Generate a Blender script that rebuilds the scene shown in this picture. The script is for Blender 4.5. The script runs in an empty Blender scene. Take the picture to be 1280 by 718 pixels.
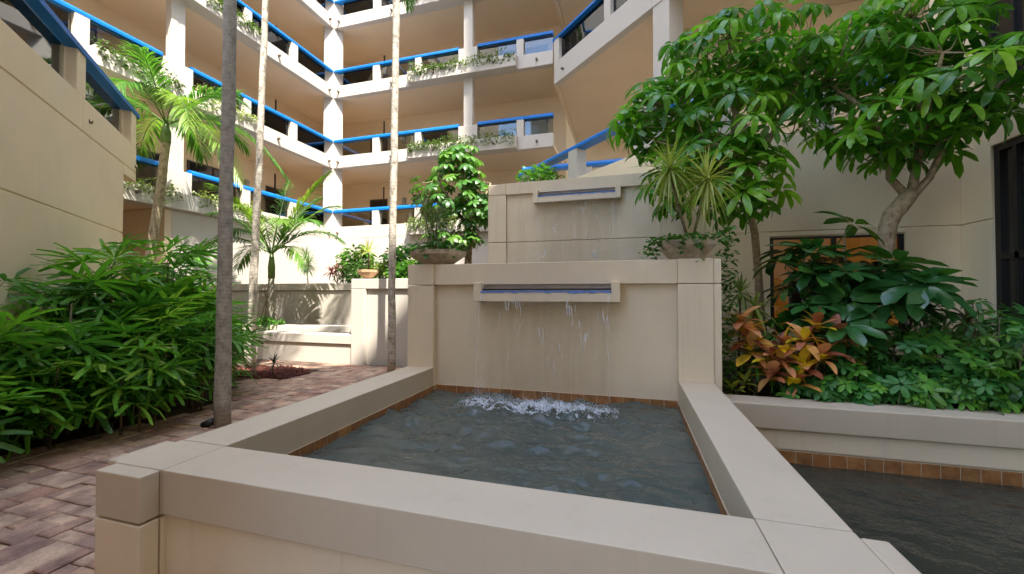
import bpy, bmesh, math, random
from math import sin, cos, pi, radians, sqrt, atan2
from mathutils import Vector, Matrix, noise
R = random.Random(7)
SC = bpy.context.scene
COL = SC.collection

# ------------------------------------------------------------------ camera, sky, sun, exposure
cam = bpy.data.cameras.new('camera'); cam.sensor_width = 36; cam.lens = 507 / 1280 * 36
cam.clip_start = .05; cam.clip_end = 500
camo = bpy.data.objects.new('camera', cam); COL.objects.link(camo); SC.camera = camo
camo.location = (0, 0, 1.65); camo.rotation_euler = (radians(90.9), 0, radians(16.17))

SUN_EL = radians(60); SUN_TO = Vector((cos(SUN_EL) * .7071, -cos(SUN_EL) * .7071, sin(SUN_EL)))
W = bpy.data.worlds.new('World'); SC.world = W; W.use_nodes = True
wn = W.node_tree.nodes; wl = W.node_tree.links
sky = wn.new('ShaderNodeTexSky'); sky.sky_type = 'NISHITA'; sky.sun_disc = False
sky.sun_elevation = SUN_EL; sky.sun_rotation = atan2(SUN_TO.x, SUN_TO.y)
sky.air_density = 1.0; sky.dust_density = 1.0; sky.ozone_density = 1.0
wn['Background'].inputs[1].default_value = .145
wl.new(sky.outputs[0], wn['Background'].inputs[0])
sl = bpy.data.lights.new('sun', 'SUN'); sl.energy = 2.0; sl.angle = radians(.6); sl.color = (1, .93, .82)
so = bpy.data.objects.new('sun', sl); COL.objects.link(so)
so.rotation_euler = SUN_TO.to_track_quat('Z', 'Y').to_euler(); so.location = (6, -6, 30)
SC.view_settings.view_transform = 'Standard'; SC.view_settings.look = 'None'
SC.view_settings.exposure = 2.95; SC.view_settings.gamma = 1
SC.cycles.max_bounces = 9; SC.cycles.diffuse_bounces = 6; SC.cycles.glossy_bounces = 3
SC.cycles.transmission_bounces = 4; SC.cycles.transparent_max_bounces = 10
SC.cycles.caustics_reflective = False; SC.cycles.caustics_refractive = False
SC.cycles.sample_clamp_indirect = 6
SC.cycles.use_denoising = True

# ------------------------------------------------------------------ materials
def mat(name):
    m = bpy.data.materials.new(name); m.use_nodes = True
    nt = m.node_tree; b = nt.nodes['Principled BSDF']
    return m, nt, b
def nd(nt, t, **kw):
    n = nt.nodes.new(t)
    for k, v in kw.items():
        if k.startswith('i_'): n.inputs[k[2:].replace('_', ' ')].default_value = v
        else: setattr(n, k, v)
    return n
def coords(nt, scale=(1, 1, 1), kind='Object'):
    tc = nd(nt, 'ShaderNodeTexCoord'); mp = nd(nt, 'ShaderNodeMapping'); mp.inputs['Scale'].default_value = scale
    nt.links.new(tc.outputs[kind], mp.inputs[0]); return mp.outputs[0]
def world_coords(nt, scale=(1, 1, 1)):
    g = nd(nt, 'ShaderNodeNewGeometry'); mp = nd(nt, 'ShaderNodeMapping'); mp.inputs['Scale'].default_value = scale
    nt.links.new(g.outputs['Position'], mp.inputs[0]); return mp.outputs[0]
def ramp(nt, fac, stops):
    r = nd(nt, 'ShaderNodeValToRGB')
    e = r.color_ramp.elements
    while len(e) < len(stops): e.new(.5)
    for i, (p, c) in enumerate(stops):
        e[i].position = p; e[i].color = (*c, 1) if len(c) == 3 else c
    nt.links.new(fac, r.inputs[0]); return r.outputs[0]
def mix(nt, fac, a, b, mode='MIX'):
    n = nd(nt, 'ShaderNodeMix', data_type='RGBA', blend_type=mode)
    for s, v in ((0, fac), (6, a), (7, b)):
        if hasattr(v, 'links'): nt.links.new(v, n.inputs[s])
        else: n.inputs[s].default_value = v if s == 0 else (*v, 1)
    return n.outputs[2]
def noise_tex(nt, vec, scale, detail=4, rough=.55):
    n = nd(nt, 'ShaderNodeTexNoise'); n.inputs['Scale'].default_value = scale
    n.inputs['Detail'].default_value = detail; n.inputs['Roughness'].default_value = rough
    nt.links.new(vec, n.inputs['Vector']); return n.outputs['Fac']
def bump(nt, b, h, strength=.2, dist=.01, prev=None):
    n = nd(nt, 'ShaderNodeBump'); n.inputs['Strength'].default_value = strength; n.inputs['Distance'].default_value = dist
    nt.links.new(h, n.inputs['Height'])
    if prev is not None: nt.links.new(prev, n.inputs['Normal'])
    nt.links.new(n.outputs[0], b.inputs['Normal']); return n.outputs[0]

def stucco(name, col, rough=.75, var=.10, grain=.25, stain=.12, box=None):
    m, nt, b = mat(name); v = world_coords(nt)
    big = noise_tex(nt, v, .9, 5, .6); fine = noise_tex(nt, v, 130, 3, .6); mid = noise_tex(nt, v, 18, 4, .6)
    streak = noise_tex(nt, world_coords(nt, (7, 7, .5)), 1, 4, .65)
    c1 = tuple(c * (1 - var) for c in col); c2 = tuple(min(1, c * (1 + var * .5)) for c in col)
    base = ramp(nt, big, [(.3, c1), (.7, c2)])
    st = ramp(nt, streak, [(.56, (0, 0, 0)), (.78, (1, 1, 1))])
    mu = nd(nt, 'ShaderNodeMath', operation='MULTIPLY'); nt.links.new(st, mu.inputs[0]); mu.inputs[1].default_value = stain
    base = mix(nt, mu.outputs[0], base, tuple(c * f for c, f in zip(col, (.62, .58, .5))))
    sp = ramp(nt, noise_tex(nt, v, 26, 6, .75), [(.66, (1, 1, 1)), (.76, (.74, .70, .64))]); base = mix(nt, .8, base, sp, 'MULTIPLY')
    if box:      # water stains below a spout: x0, x1, z0, z1
        sx = nd(nt, 'ShaderNodeSeparateXYZ'); nt.links.new(world_coords(nt), sx.inputs[0])
        def mr(o, a, b_):
            r = nd(nt, 'ShaderNodeMapRange', interpolation_type='SMOOTHSTEP'); nt.links.new(o, r.inputs[0]); r.inputs[1].default_value = a; r.inputs[2].default_value = b_; return r.outputs[0]
        f = None
        for q in (mr(sx.outputs[0], box[0] - .12, box[0] + .12), mr(sx.outputs[0], box[1] + .12, box[1] - .12), mr(sx.outputs[2], box[3] + .03, box[3] - .10), ramp(nt, noise_tex(nt, world_coords(nt, (9, 9, .7)), 1, 5, .7), [(.34, (.10, .10, .10)), (.72, (.38, .38, .38))])):
            if f is None: f = q; continue
            k = nd(nt, 'ShaderNodeMath', operation='MULTIPLY'); nt.links.new(f, k.inputs[0]); nt.links.new(q, k.inputs[1]); f = k.outputs[0]
        base = mix(nt, f, base, (.40, .28, .13))
    nt.links.new(base, b.inputs['Base Color']); b.inputs['Roughness'].default_value = rough
    b.inputs['Specular IOR Level'].default_value = .3
    n1 = bump(nt, b, mid, .08, .02); bump(nt, b, fine, grain, .004, n1)
    return m
M = {}
M['cream'] = stucco('fountain_stucco', (.71, .60, .44), .65, .09, .25, .3)
M['cream_low'] = stucco('stained_stucco_lower', (.71, .60, .44), .65, .09, .25, .3, (-1.80, -.22, .4, 1.56))
M['cream_up'] = stucco('stained_stucco_upper', (.71, .60, .44), .65, .09, .25, .3, (-1.75, -.28, 1.9, 3.52))
M['coping'] = stucco('coping_paint', (.53, .445, .335), .5, .09, .16, .22)
M['cream_wall'] = stucco('building_stucco', (.84, .71, .50), .75, .06, .2, .1)
M['white'] = stucco('white_stucco', (.56, .515, .455), .75, .05, .2, .08)
M['tan'] = stucco('tan_stucco', (.86, .69, .475), .8, .08, .35, .15)
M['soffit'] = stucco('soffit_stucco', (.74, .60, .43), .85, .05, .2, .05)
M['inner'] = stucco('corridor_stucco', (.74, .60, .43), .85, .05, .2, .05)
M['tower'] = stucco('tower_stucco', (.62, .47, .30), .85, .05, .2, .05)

def plain(name, col, rough=.5, metal=0, spec=.5, var=.0, nscale=30, bmp=0):
    m, nt, b = mat(name); b.inputs['Roughness'].default_value = rough; b.inputs['Metallic'].default_value = metal
    b.inputs['Specular IOR Level'].default_value = spec
    v = world_coords(nt); n = noise_tex(nt, v, nscale, 5, .6)
    c = ramp(nt, n, [(.3, tuple(x * (1 - var) for x in col)), (.7, tuple(min(1, x * (1 + var)) for x in col))])
    nt.links.new(c, b.inputs['Base Color'])
    if bmp: bump(nt, b, n, bmp, .01)
    return m
M['blue'] = plain('blue_paint', (.004, .15, .50), .4, 0, .3, .12, 4)
M['frame'] = plain('dark_bronze_frame', (.02, .018, .018), .4, .3)
M['bronze'] = plain('brown_frame', (.05, .03, .02), .5)
M['black'] = plain('black_plastic', (.012, .012, .012), .5)
M['soil'] = plain('soil', (.05, .035, .025), .95, 0, .2, .4, 40, .8)
M['sand'] = plain('joint_sand', (.10, .065, .05), .95, 0, .2, .3, 60, .5)
M['orange'] = plain('orange_wood', (.42, .19, .03), .55, 0, .4, .18, 3)
def lit_mat():
    m, nt, b = mat('lit_room_wall'); n = noise_tex(nt, world_coords(nt, (6, 6, .7)), 1, 4, .6)
    c = ramp(nt, n, [(.3, (.42, .16, .015)), (.7, (.55, .24, .03))]); nt.links.new(c, b.inputs['Base Color']); nt.links.new(c, b.inputs['Emission Color']); b.inputs['Emission Strength'].default_value = .034; return m
M['lit'] = lit_mat()   # a lit room seen through the window
M['weir'] = plain('weir_sky_blue', (.07, .17, .46), .2, 0, .6, .3, 20)  # sky reflection on the spout water, put into its colour as blue
M['steel'] = plain('lamp_metal', (.35, .33, .31), .45, .4)
M['pit'] = plain('drain_bronze', (.12, .09, .06), .6)
M['stone'] = plain('bowl_stone', (.42, .34, .25), .9, 0, .2, .3, 14, .5)
M['terracotta'] = plain('bowl_pale_clay', (.55, .36, .22), .9, 0, .2, .15, 14, .3)
M['drift'] = plain('driftwood', (.24, .16, .10), .9, 0, .2, .35, 25, .6)

def paver_mat(name, a, b_, c):
    m, nt, b = mat(name); v = coords(nt); w = world_coords(nt)
    oi = nd(nt, 'ShaderNodeObjectInfo'); ge = nd(nt, 'ShaderNodeNewGeometry')
    add = nd(nt, 'ShaderNodeMath', operation='ADD'); nt.links.new(oi.outputs['Random'], add.inputs[0]); nt.links.new(ge.outputs['Random Per Island'], add.inputs[1])
    fr = nd(nt, 'ShaderNodeMath', operation='FRACT'); nt.links.new(add.outputs[0], fr.inputs[0])
    base = ramp(nt, fr.outputs[0], [(0, a), (.35, b_), (.7, c), (1, a)])
    bl = noise_tex(nt, w, 5, 5, .6); gr = noise_tex(nt, w, 90, 4, .7)
    mot = ramp(nt, bl, [(.35, (.58, .54, .55)), (.65, (1.25, 1.2, 1.12))])
    base = mix(nt, 1.0, base, mot, 'MULTIPLY')
    sp = ramp(nt, gr, [(.3, (.72, .72, .72)), (.7, (1.25, 1.25, 1.25))])
    base = mix(nt, .8, base, sp, 'MULTIPLY')
    nt.links.new(base, b.inputs['Base Color']); b.inputs['Roughness'].default_value = .8
    bump(nt, b, gr, .45, .004); return m
M['paver'] = paver_mat('brick_paver', (.42, .245, .18), (.53, .39, .29), (.33, .22, .18))

def tile_mat():
    m, nt, b = mat('orange_tile'); w = world_coords(nt); oi = nd(nt, 'ShaderNodeObjectInfo')
    n = noise_tex(nt, w, 9, 6, .7)
    c = ramp(nt, n, [(.3, (.16, .07, .03)), (.5, (.30, .14, .05)), (.72, (.40, .21, .08))])
    c2 = ramp(nt, oi.outputs['Random'], [(0, (.8, .8, .8)), (1, (1.15, 1.1, 1.05))])
    nt.links.new(mix(nt, 1, c, c2, 'MULTIPLY'), b.inputs['Base Color']); b.inputs['Roughness'].default_value = .35
    bump(nt, b, n, .2, .004); return m
M['tile'] = tile_mat()
M['grout'] = plain('pale_grout', (.46, .37, .26), .9)

def glass(name, tint, spec=.16, rough=.02):
    m = bpy.data.materials.new(name); m.use_nodes = True; nt = m.node_tree; nt.nodes.clear()
    o = nd(nt, 'ShaderNodeOutputMaterial'); t = nd(nt, 'ShaderNodeBsdfTransparent'); t.inputs[0].default_value = (*tint, 1)
    g = nd(nt, 'ShaderNodeBsdfGlossy'); g.inputs['Roughness'].default_value = rough; g.inputs[0].default_value = (.9, .95, 1, 1)
    lw = nd(nt, 'ShaderNodeFresnel'); lw.inputs[0].default_value = 1.45
    ad = nd(nt, 'ShaderNodeMath', operation='ADD', use_clamp=True); nt.links.new(lw.outputs[0], ad.inputs[0]); ad.inputs[1].default_value = spec
    mx = nd(nt, 'ShaderNodeMixShader'); nt.links.new(ad.outputs[0], mx.inputs[0]); nt.links.new(t.outputs[0], mx.inputs[1]); nt.links.new(g.outputs[0], mx.inputs[2])
    nt.links.new(mx.outputs[0], o.inputs[0]); return m
M['panel_glass'] = glass('balcony_glass', (.62, .62, .58), .03)
M['window_glass'] = glass('window_glass', (.75, .75, .75), .0)
M['dark_glass'] = plain('dark_window_glass', (.02, .018, .016), .06, 0, .45)

def leaf(name, stops, rough=.35, trans=.3, sheen_vein=True, spec=.5):
    """colour by object and by leaf island, some light through the blade"""
    m, nt, b = mat(name)
    oi = nd(nt, 'ShaderNodeObjectInfo'); ge = nd(nt, 'ShaderNodeNewGeometry')
    a = nd(nt, 'ShaderNodeMath', operation='MULTIPLY'); nt.links.new(oi.outputs['Random'], a.inputs[0]); a.inputs[1].default_value = .8
    c = nd(nt, 'ShaderNodeMath', operation='MULTIPLY_ADD'); nt.links.new(ge.outputs['Random Per Island'], c.inputs[0]); c.inputs[1].default_value = .2; nt.links.new(a.outputs[0], c.inputs[2])
    col = ramp(nt, c.outputs[0], stops)
    n = noise_tex(nt, world_coords(nt), 14, 4, .6)
    col = mix(nt, .55, col, ramp(nt, n, [(.3, (.6, .62, .6)), (.7, (1.25, 1.22, 1.1))]), 'MULTIPLY')
    nt.links.new(col, b.inputs['Base Color']); b.inputs['Roughness'].default_value = rough
    b.inputs['Specular IOR Level'].default_value = spec
    bump(nt, b, n, .15, .01)
    tr = nd(nt, 'ShaderNodeBsdfTranslucent')
    br = mix(nt, 1, col, (1.5, 1.7, .7), 'MULTIPLY'); nt.links.new(br, tr.inputs[0])
    mx = nd(nt, 'ShaderNodeMixShader'); mx.inputs[0].default_value = trans
    nt.links.new(b.outputs[0], mx.inputs[1]); nt.links.new(tr.outputs[0], mx.inputs[2])
    nt.links.new(mx.outputs[0], nt.nodes['Material Output'].inputs[0]); return m
M['umbrella'] = leaf('umbrella_leaf', [(0, (.045, .15, .022)), (.4, (.08, .25, .022)), (.7, (.15, .38, .025)), (1, (.30, .52, .04))], .28, .4)
M['umbrella_dark'] = leaf('dark_umbrella_leaf', [(0, (.022, .085, .025)), (.6, (.04, .14, .032)), (1, (.07, .21, .035))], .25, .2)
M['rhapis'] = leaf('lady_palm_leaf', [(0, (.045, .14, .028)), (.45, (.08, .25, .032)), (.8, (.14, .36, .04)), (1, (.28, .42, .06))], .36, .35)
M['palm'] = leaf('palm_leaf', [(0, (.05, .14, .025)), (.5, (.08, .20, .03)), (1, (.22, .30, .05))], .4, .35)
M['palm_dark'] = leaf('dark_palm_leaf', [(0, (.03, .09, .025)), (.6, (.05, .14, .03)), (1, (.10, .18, .04))], .4, .3)
M['shrub'] = leaf('shrub_leaf', [(0, (.03, .11, .018)), (.5, (.06, .18, .025)), (1, (.14, .28, .035))], .4, .3)
M['dwarf'] = leaf('dwarf_umbrella_leaf', [(0, (.03, .12, .03)), (.6, (.055, .21, .035)), (.88, (.14, .36, .035)), (1, (.32, .48, .06))], .42, .3, True, .35)
M['trailing'] = leaf('trailing_leaf', [(0, (.06, .10, .035)), (.5, (.13, .20, .05)), (1, (.40, .42, .20))], .5, .3)
M['ivy'] = leaf('ivy_leaf', [(0, (.03, .11, .018)), (.6, (.07, .20, .03)), (1, (.16, .30, .05))], .4, .25)
M['dracaena'] = leaf('dracaena_leaf', [(0, (.10, .18, .04)), (.4, (.28, .34, .07)), (1, (.52, .52, .18))], .45, .3)
M['marginata'] = leaf('narrow_dracaena_leaf', [(0, (.06, .09, .03)), (.5, (.14, .17, .05)), (1, (.28, .22, .08))], .45, .3)
M['croton'] = leaf('croton_leaf', [(0, (.10, .14, .03)), (.12, (.22, .06, .04)), (.3, (.48, .16, .09)), (.48, (.70, .32, .17)), (.6, (.66, .34, .10)), (.7, (.76, .50, .03)), (.88, (.80, .60, .02)), (1, (.34, .46, .05))], .35, .2)
M['croton_yellow'] = leaf('yellow_croton_leaf', [(0, (.10, .20, .03)), (.4, (.35, .42, .05)), (1, (.55, .52, .06))], .4, .3)
M['cordyline'] = leaf('pink_cordyline_leaf', [(0, (.10, .03, .04)), (.5, (.30, .07, .10)), (1, (.45, .20, .20))], .4, .3)
M['brom'] = leaf('bromeliad_leaf', [(0, (.03, .04, .02)), (.5, (.07, .06, .03)), (1, (.16, .09, .06))], .4, .2)

def bark(name, a, b_, ring=40, rough=.85, patch=True):
    m, nt, b = mat(name); v = coords(nt)
    w = nd(nt, 'ShaderNodeTexWave', wave_type='BANDS', bands_direction='Z'); w.inputs['Scale'].default_value = ring / 6.28
    w.inputs['Distortion'].default_value = 6; w.inputs['Detail'].default_value = 3; nt.links.new(v, w.inputs['Vector'])
    n = noise_tex(nt, world_coords(nt, (1, 1, .7)), 13, 8, .75)
    c = ramp(nt, n, [(.33, a), (.52, b_), (.7, tuple(min(1, x * 1.25) for x in b_))])
    c = mix(nt, .18, c, ramp(nt, w.outputs['Fac'], [(0, (.45, .42, .4)), (.35, (1, 1, 1))]), 'MULTIPLY')
    nt.links.new(c, b.inputs['Base Color']); b.inputs['Roughness'].default_value = rough
    n1 = bump(nt, b, n, .5, .015); bump(nt, b, w.outputs['Fac'], .2, .01, n1); return m
M['bark_grey'] = bark('grey_palm_bark', (.17, .16, .14), (.33, .31, .275))
M['bark_pale'] = bark('pale_palm_bark', (.10, .085, .065), (.50, .45, .38), 30)
M['bark_brown'] = bark('brown_palm_bark', (.14, .10, .06), (.40, .33, .22), 60)
M['bark_tree'] = bark('umbrella_tree_bark', (.17, .115, .065), (.40, .31, .20), 12)
M['cane'] = bark('cane_bark', (.06, .05, .03), (.16, .13, .07), 90)
M['shaft'] = plain('green_crownshaft', (.12, .20, .05), .4, 0, .4, .3, 8)

def water_mat(name, a, b_):
    m, nt, b = mat(name); v = world_coords(nt)
    n = noise_tex(nt, v, 1.3, 4, .6)
    nt.links.new(ramp(nt, n, [(.3, a), (.7, b_)]), b.inputs['Base Color'])
    b.inputs['Roughness'].default_value = .03; b.inputs['IOR'].default_value = 1.33; b.inputs['Specular IOR Level'].default_value = .5
    s = noise_tex(nt, world_coords(nt, (1, 1.35, 1)), 7, 3, .5); s2 = noise_tex(nt, v, 34, 2, .5)
    n1 = bump(nt, b, s, .45, .05); bump(nt, b, s2, .3, .012, n1); return m
M['water'] = water_mat('pool_water', (.055, .070, .062), (.085, .095, .078))
M['water_low'] = water_mat('lower_pool_water', (.026, .030, .024), (.05, .048, .034))
def foam_mat():
    m, nt, b = mat('white_foam'); b.inputs['Base Color'].default_value = (.72, .78, .86, 1); b.inputs['Roughness'].default_value = .55
    tr = nd(nt, 'ShaderNodeBsdfTransparent'); mx = nd(nt, 'ShaderNodeMixShader')
    n = noise_tex(nt, world_coords(nt, (1, 1.8, 1)), 55, 5, .75)
    f = ramp(nt, n, [(.38, (.06, .06, .06)), (.62, (.85, .85, .85))]); nt.links.new(f, mx.inputs[0])
    nt.links.new(tr.outputs[0], mx.inputs[1]); nt.links.new(b.outputs[0], mx.inputs[2])
    nt.links.new(mx.outputs[0], nt.nodes['Material Output'].inputs[0]); return m
M['foam'] = foam_mat()
def stream_mat():
    m = bpy.data.materials.new('falling_water'); m.use_nodes = True; nt = m.node_tree; nt.nodes.clear()
    o = nd(nt, 'ShaderNodeOutputMaterial'); t = nd(nt, 'ShaderNodeBsdfTransparent'); g = nd(nt, 'ShaderNodeBsdfGlossy'); g.inputs[1].default_value = .12
    d = nd(nt, 'ShaderNodeBsdfDiffuse'); d.inputs[0].default_value = (.75, .8, .88, 1)
    n = noise_tex(nt, world_coords(nt, (22, 22, 3.0)), 1, 5, .7)
    f = ramp(nt, n, [(.55, (.012, .012, .012)), (.8, (.16, .16, .16))])
    m1 = nd(nt, 'ShaderNodeMixShader'); m1.inputs[0].default_value = .5
    nt.links.new(g.outputs[0], m1.inputs[1]); nt.links.new(d.outputs[0], m1.inputs[2])
    mx = nd(nt, 'ShaderNodeMixShader'); nt.links.new(f, mx.inputs[0]); nt.links.new(t.outputs[0], mx.inputs[1]); nt.links.new(m1.outputs[0], mx.inputs[2])
    nt.links.new(mx.outputs[0], o.inputs[0]); return m
M['stream'] = stream_mat()
def glint_mat():
    m, nt, b = mat('water_glint'); b.inputs['Base Color'].default_value = (.78, .83, .9, 1); b.inputs['Roughness'].default_value = .2; b.inputs['Alpha'].default_value = .34; return m
M['glint'] = glint_mat()
M['drop'] = glass('water_drop', (.95, .97, 1), .35, .05)
M['lava'] = plain('lava_rock', (.14, .05, .04), .95, 0, .2, .5, 50, .8)

# ------------------------------------------------------------------ mesh helpers
def tag(o, label=None, cat=None, group=None, kind=None):
    if label: o['label'] = label
    if cat: o['category'] = cat
    if group: o['group'] = group
    if kind: o['kind'] = kind
    return o
def thing(name, label, cat, loc=(0, 0, 0), group=None):
    o = bpy.data.objects.new(name, None); o.empty_display_size = .2; COL.objects.link(o); o.location = loc
    return tag(o, label, cat, group)
def wloc(o):
    v = Vector((0, 0, 0))
    while o is not None: v += o.location; o = o.parent
    return v
class MB:
    def __init__(s): s.v = []; s.f = []; s.mi = []
    def face(s, pts, mi=0):
        i = len(s.v); s.v += [tuple(p) for p in pts]; s.f.append(tuple(range(i, i + len(pts)))); s.mi.append(mi)
    def raw(s, vs, fs, mi=0):
        i = len(s.v); s.v += [tuple(p) for p in vs]; s.f += [tuple(i + k for k in f) for f in fs]; s.mi += [mi] * len(fs)
    def box(s, a, b, T=None, mi=0):
        (x0, y0, z0), (x1, y1, z1) = [tuple(min(p, q) for p, q in zip(a, b)), tuple(max(p, q) for p, q in zip(a, b))]
        vs = [(x0, y0, z0), (x1, y0, z0), (x1, y1, z0), (x0, y1, z0), (x0, y0, z1), (x1, y0, z1), (x1, y1, z1), (x0, y1, z1)]
        fs = [(3, 2, 1, 0), (4, 5, 6, 7), (0, 1, 5, 4), (1, 2, 6, 5), (2, 3, 7, 6), (3, 0, 4, 7)]
        if T is not None:
            vs = [T(*p) for p in vs]
            e1, e2, e3 = [Vector(vs[k]) - Vector(vs[0]) for k in (1, 3, 4)]
            if e1.cross(e2).dot(e3) < 0: fs = [f[::-1] for f in fs]
        s.raw(vs, fs, mi); return s
    def prism(s, poly, z0, z1, mi=0):
        n = len(poly)
        A = sum(poly[i][0] * poly[(i + 1) % n][1] - poly[(i + 1) % n][0] * poly[i][1] for i in range(n))
        if A < 0: poly = poly[::-1]
        vs = [(x, y, z0) for x, y in poly] + [(x, y, z1) for x, y in poly]
        fs = [tuple(range(n))[::-1], tuple(range(n, 2 * n))] + [(i, (i + 1) % n, n + (i + 1) % n, n + i) for i in range(n)]
        s.raw(vs, fs, mi); return s
    def sweep(s, prof, p0, p1, side, up=(0, 0, 1), mi=0):
        """extrude the closed profile [(side, up)] from p0 to p1"""
        p0, p1, side, up = map(Vector, (p0, p1, side, up)); n = len(prof)
        vs = [p0 + side * a + up * b for a, b in prof] + [p1 + side * a + up * b for a, b in prof]
        fs = [tuple(range(n))[::-1], tuple(range(n, 2 * n))] + [(i, (i + 1) % n, n + (i + 1) % n, n + i) for i in range(n)]
        s.raw(vs, fs, mi); return s
    def tube(s, pts, rad, n=8, mi=0, cap=True):
        pts = [Vector(p) for p in pts]
        if not hasattr(rad, '__len__'): rad = [rad] * len(pts)
        base = len(s.v); ref = Vector((1, 0, 0))
        for i, p in enumerate(pts):
            t = (pts[min(i + 1, len(pts) - 1)] - pts[max(i - 1, 0)]).normalized()
            x = (ref - t * ref.dot(t))
            if x.length < .05: x = Vector((0, 1, 0)) - t * t.y
            x.normalize(); ref = x; y = t.cross(x)
            for k in range(n):
                a = 2 * pi * k / n; s.v.append(tuple(p + (x * cos(a) + y * sin(a)) * rad[i]))
        for i in range(len(pts) - 1):
            for k in range(n):
                a = base + i * n + k; b = base + i * n + (k + 1) % n
                s.f.append((a, b, b + n, a + n)); s.mi.append(mi)
        if cap:
            s.f.append(tuple(base + k for k in range(n))[::-1]); s.mi.append(mi)
            e = base + (len(pts) - 1) * n; s.f.append(tuple(e + k for k in range(n))); s.mi.append(mi)
        return s
    def strip(s, stations, mi=0):
        """stations: list of (left, mid, right) points; folded blade"""
        base = len(s.v)
        for l, m_, r in stations: s.v += [tuple(l), tuple(m_), tuple(r)]
        for i in range(len(stations) - 1):
            a = base + 3 * i
            s.f += [(a, a + 1, a + 4, a + 3), (a + 1, a + 2, a + 5, a + 4)]; s.mi += [mi, mi]
        return s
    def mesh(s, name, mats, smooth=False, off=None):
        me = bpy.data.meshes.new(name)
        v = s.v if off is None else [(x - off.x, y - off.y, z - off.z) for x, y, z in s.v]
        me.from_pydata(v, [], s.f)
        for m_ in (mats if isinstance(mats, (list, tuple)) else [mats]): me.materials.append(m_)
        if len(set(s.mi)) > 1: me.polygons.foreach_set('material_index', s.mi)
        if smooth: me.polygons.foreach_set('use_smooth', [True] * len(s.f))
        me.update(); return me
    def build(s, name, mats, parent=None, smooth=False, bevel=0, loc=None):
        o_ = wloc(parent) if parent is not None else Vector((0, 0, 0))
        l_ = Vector(loc) if loc is not None else o_
        me = s.mesh(name, mats, smooth, l_)
        o = bpy.data.objects.new(name, me); COL.objects.link(o)
        if parent is not None: o.parent = parent
        o.location = l_ - o_
        if bevel:
            md = o.modifiers.new('edge', 'BEVEL'); md.width = bevel; md.segments = 2; md.limit_method = 'ANGLE'; md.angle_limit = radians(50)
        return o
def put(name, me, parent, loc, rot=None, scale=1.0):
    """a placed copy of a shared mesh as a part; loc is a world position"""
    o = bpy.data.objects.new(name, me); COL.objects.link(o); o.parent = parent
    m_ = (rot if rot is not None else Matrix.Identity(3)).to_4x4() @ Matrix.Scale(scale, 4)
    m_.translation = Vector(loc) - wloc(parent); o.matrix_local = m_
    return o
def frame(xdir, zdir):
    z = Vector(zdir).normalized(); x = Vector(xdir); x = x - z * x.dot(z)
    if x.length < 1e-3: x = Vector((1, 0, 0)) - z * z.x
    x.normalize(); y = z.cross(x)
    return Matrix((x, y, z)).transposed()
def B(a, b, T=None): return MB().box(a, b, T)
def Fr(O, u, n):
    O = Vector(O); u = Vector((*u, 0)).normalized(); n = Vector((*n, 0)).normalized()
    return lambda a, b, z: tuple(O + u * a + n * b + Vector((0, 0, z)))
RAILP = [(-.13, 0), (.13, 0), (.13, .07), (.10, .125), (.05, .155), (0, .165), (-.05, .155), (-.10, .125), (-.13, .07)]

#SECTION structure
# ------------------------------------------------------------------ ground
soil = MB(); soil.face([(-60, -60, -.06), (-2.93, -60, -.06), (-2.93, 60, -.06), (-60, 60, -.06)])
soil.face([(-2.93, 5.4, -.06), (60, 5.4, -.06), (60, 60, -.06), (-2.93, 60, -.06)])
soil.face([(-2.93, -60, -.5), (60, -60, -.5), (60, 5.4, -.5), (-2.93, 5.4, -.5)])
tag(soil.build('ground', M['soil']), 'bare soil ground under the planting and paving', None, None, 'structure')

pave = tag(MB().box((-10.2, .2, -.05), (-2.945, 8.18, -.03)).build('brick_paving', M['sand']), 'walkway of mixed red and tan brick pavers beside the fountain', None, None, 'structure')
tag(B((-12, -12, -.30), (.98, 1.55, -.055)).build('bounce_paving', M['paver']), 'brick paving added in front of the fountain for warm bounce light', None, None, 'structure')  # paving added to bounce warm light onto the coping lip
def bush_edge(y):   # front edge of the planting bed
    if y < 4.2: return -5.95 + (y - 2.4) * .15
    return -5.68 - (y - 4.2) * .72
U = .118
gx = int(7.25 / U); gy = int(7.9 / U); used = set(); pav = []
rp = random.Random(3)
for j in range(gy):
    for i in range(gx):
        if (i, j) in used: continue
        opts = [(3, 2), (2, 2), (2, 1), (2, 2), (1, 2), (2, 1), (2, 2), (2, 3)]; rp.shuffle(opts)
        for w, h in opts + [(1, 1)]:
            cells = [(i + a, j + b) for a in range(w) for b in range(h)]
            if all(c not in used and c[0] < gx and c[1] < gy for c in cells): break
        used.update(cells)
        x1 = -2.955 - i * U; x0 = x1 - w * U; y0 = .25 + j * U; y1 = y0 + h * U
        cx, cy = (x0 + x1) / 2, (y0 + y1) / 2
        if cx < bush_edge(cy) - .15: continue
        if cx < -6.35 and abs(cy - 6.75) < .55 and cx > -8.3: continue       # lava rock bed round a trunk
        pav.append((cx, cy, w, h))
def paver_mb(w, h, cx=0, cy=0, z=0):
    a, b = w * U / 2 - .0045, h * U / 2 - .0045; c = .008
    vs = [(-a, -b, -.04), (a, -b, -.04), (a, b, -.04), (-a, b, -.04), (-a, -b, -c), (a, -b, -c), (a, b, -c), (-a, b, -c),
          (-a + c, -b + c, 0), (a - c, -b + c, 0), (a - c, b - c, 0), (-a + c, b - c, 0)]
    fs = [(8, 9, 10, 11)] + [(i, (i + 1) % 4, 4 + (i + 1) % 4, 4 + i) for i in range(4)] + [(4 + i, 4 + (i + 1) % 4, 8 + (i + 1) % 4, 8 + i) for i in range(4)]
    return [(x + cx, y + cy, q + z) for x, y, q in vs], fs
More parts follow.
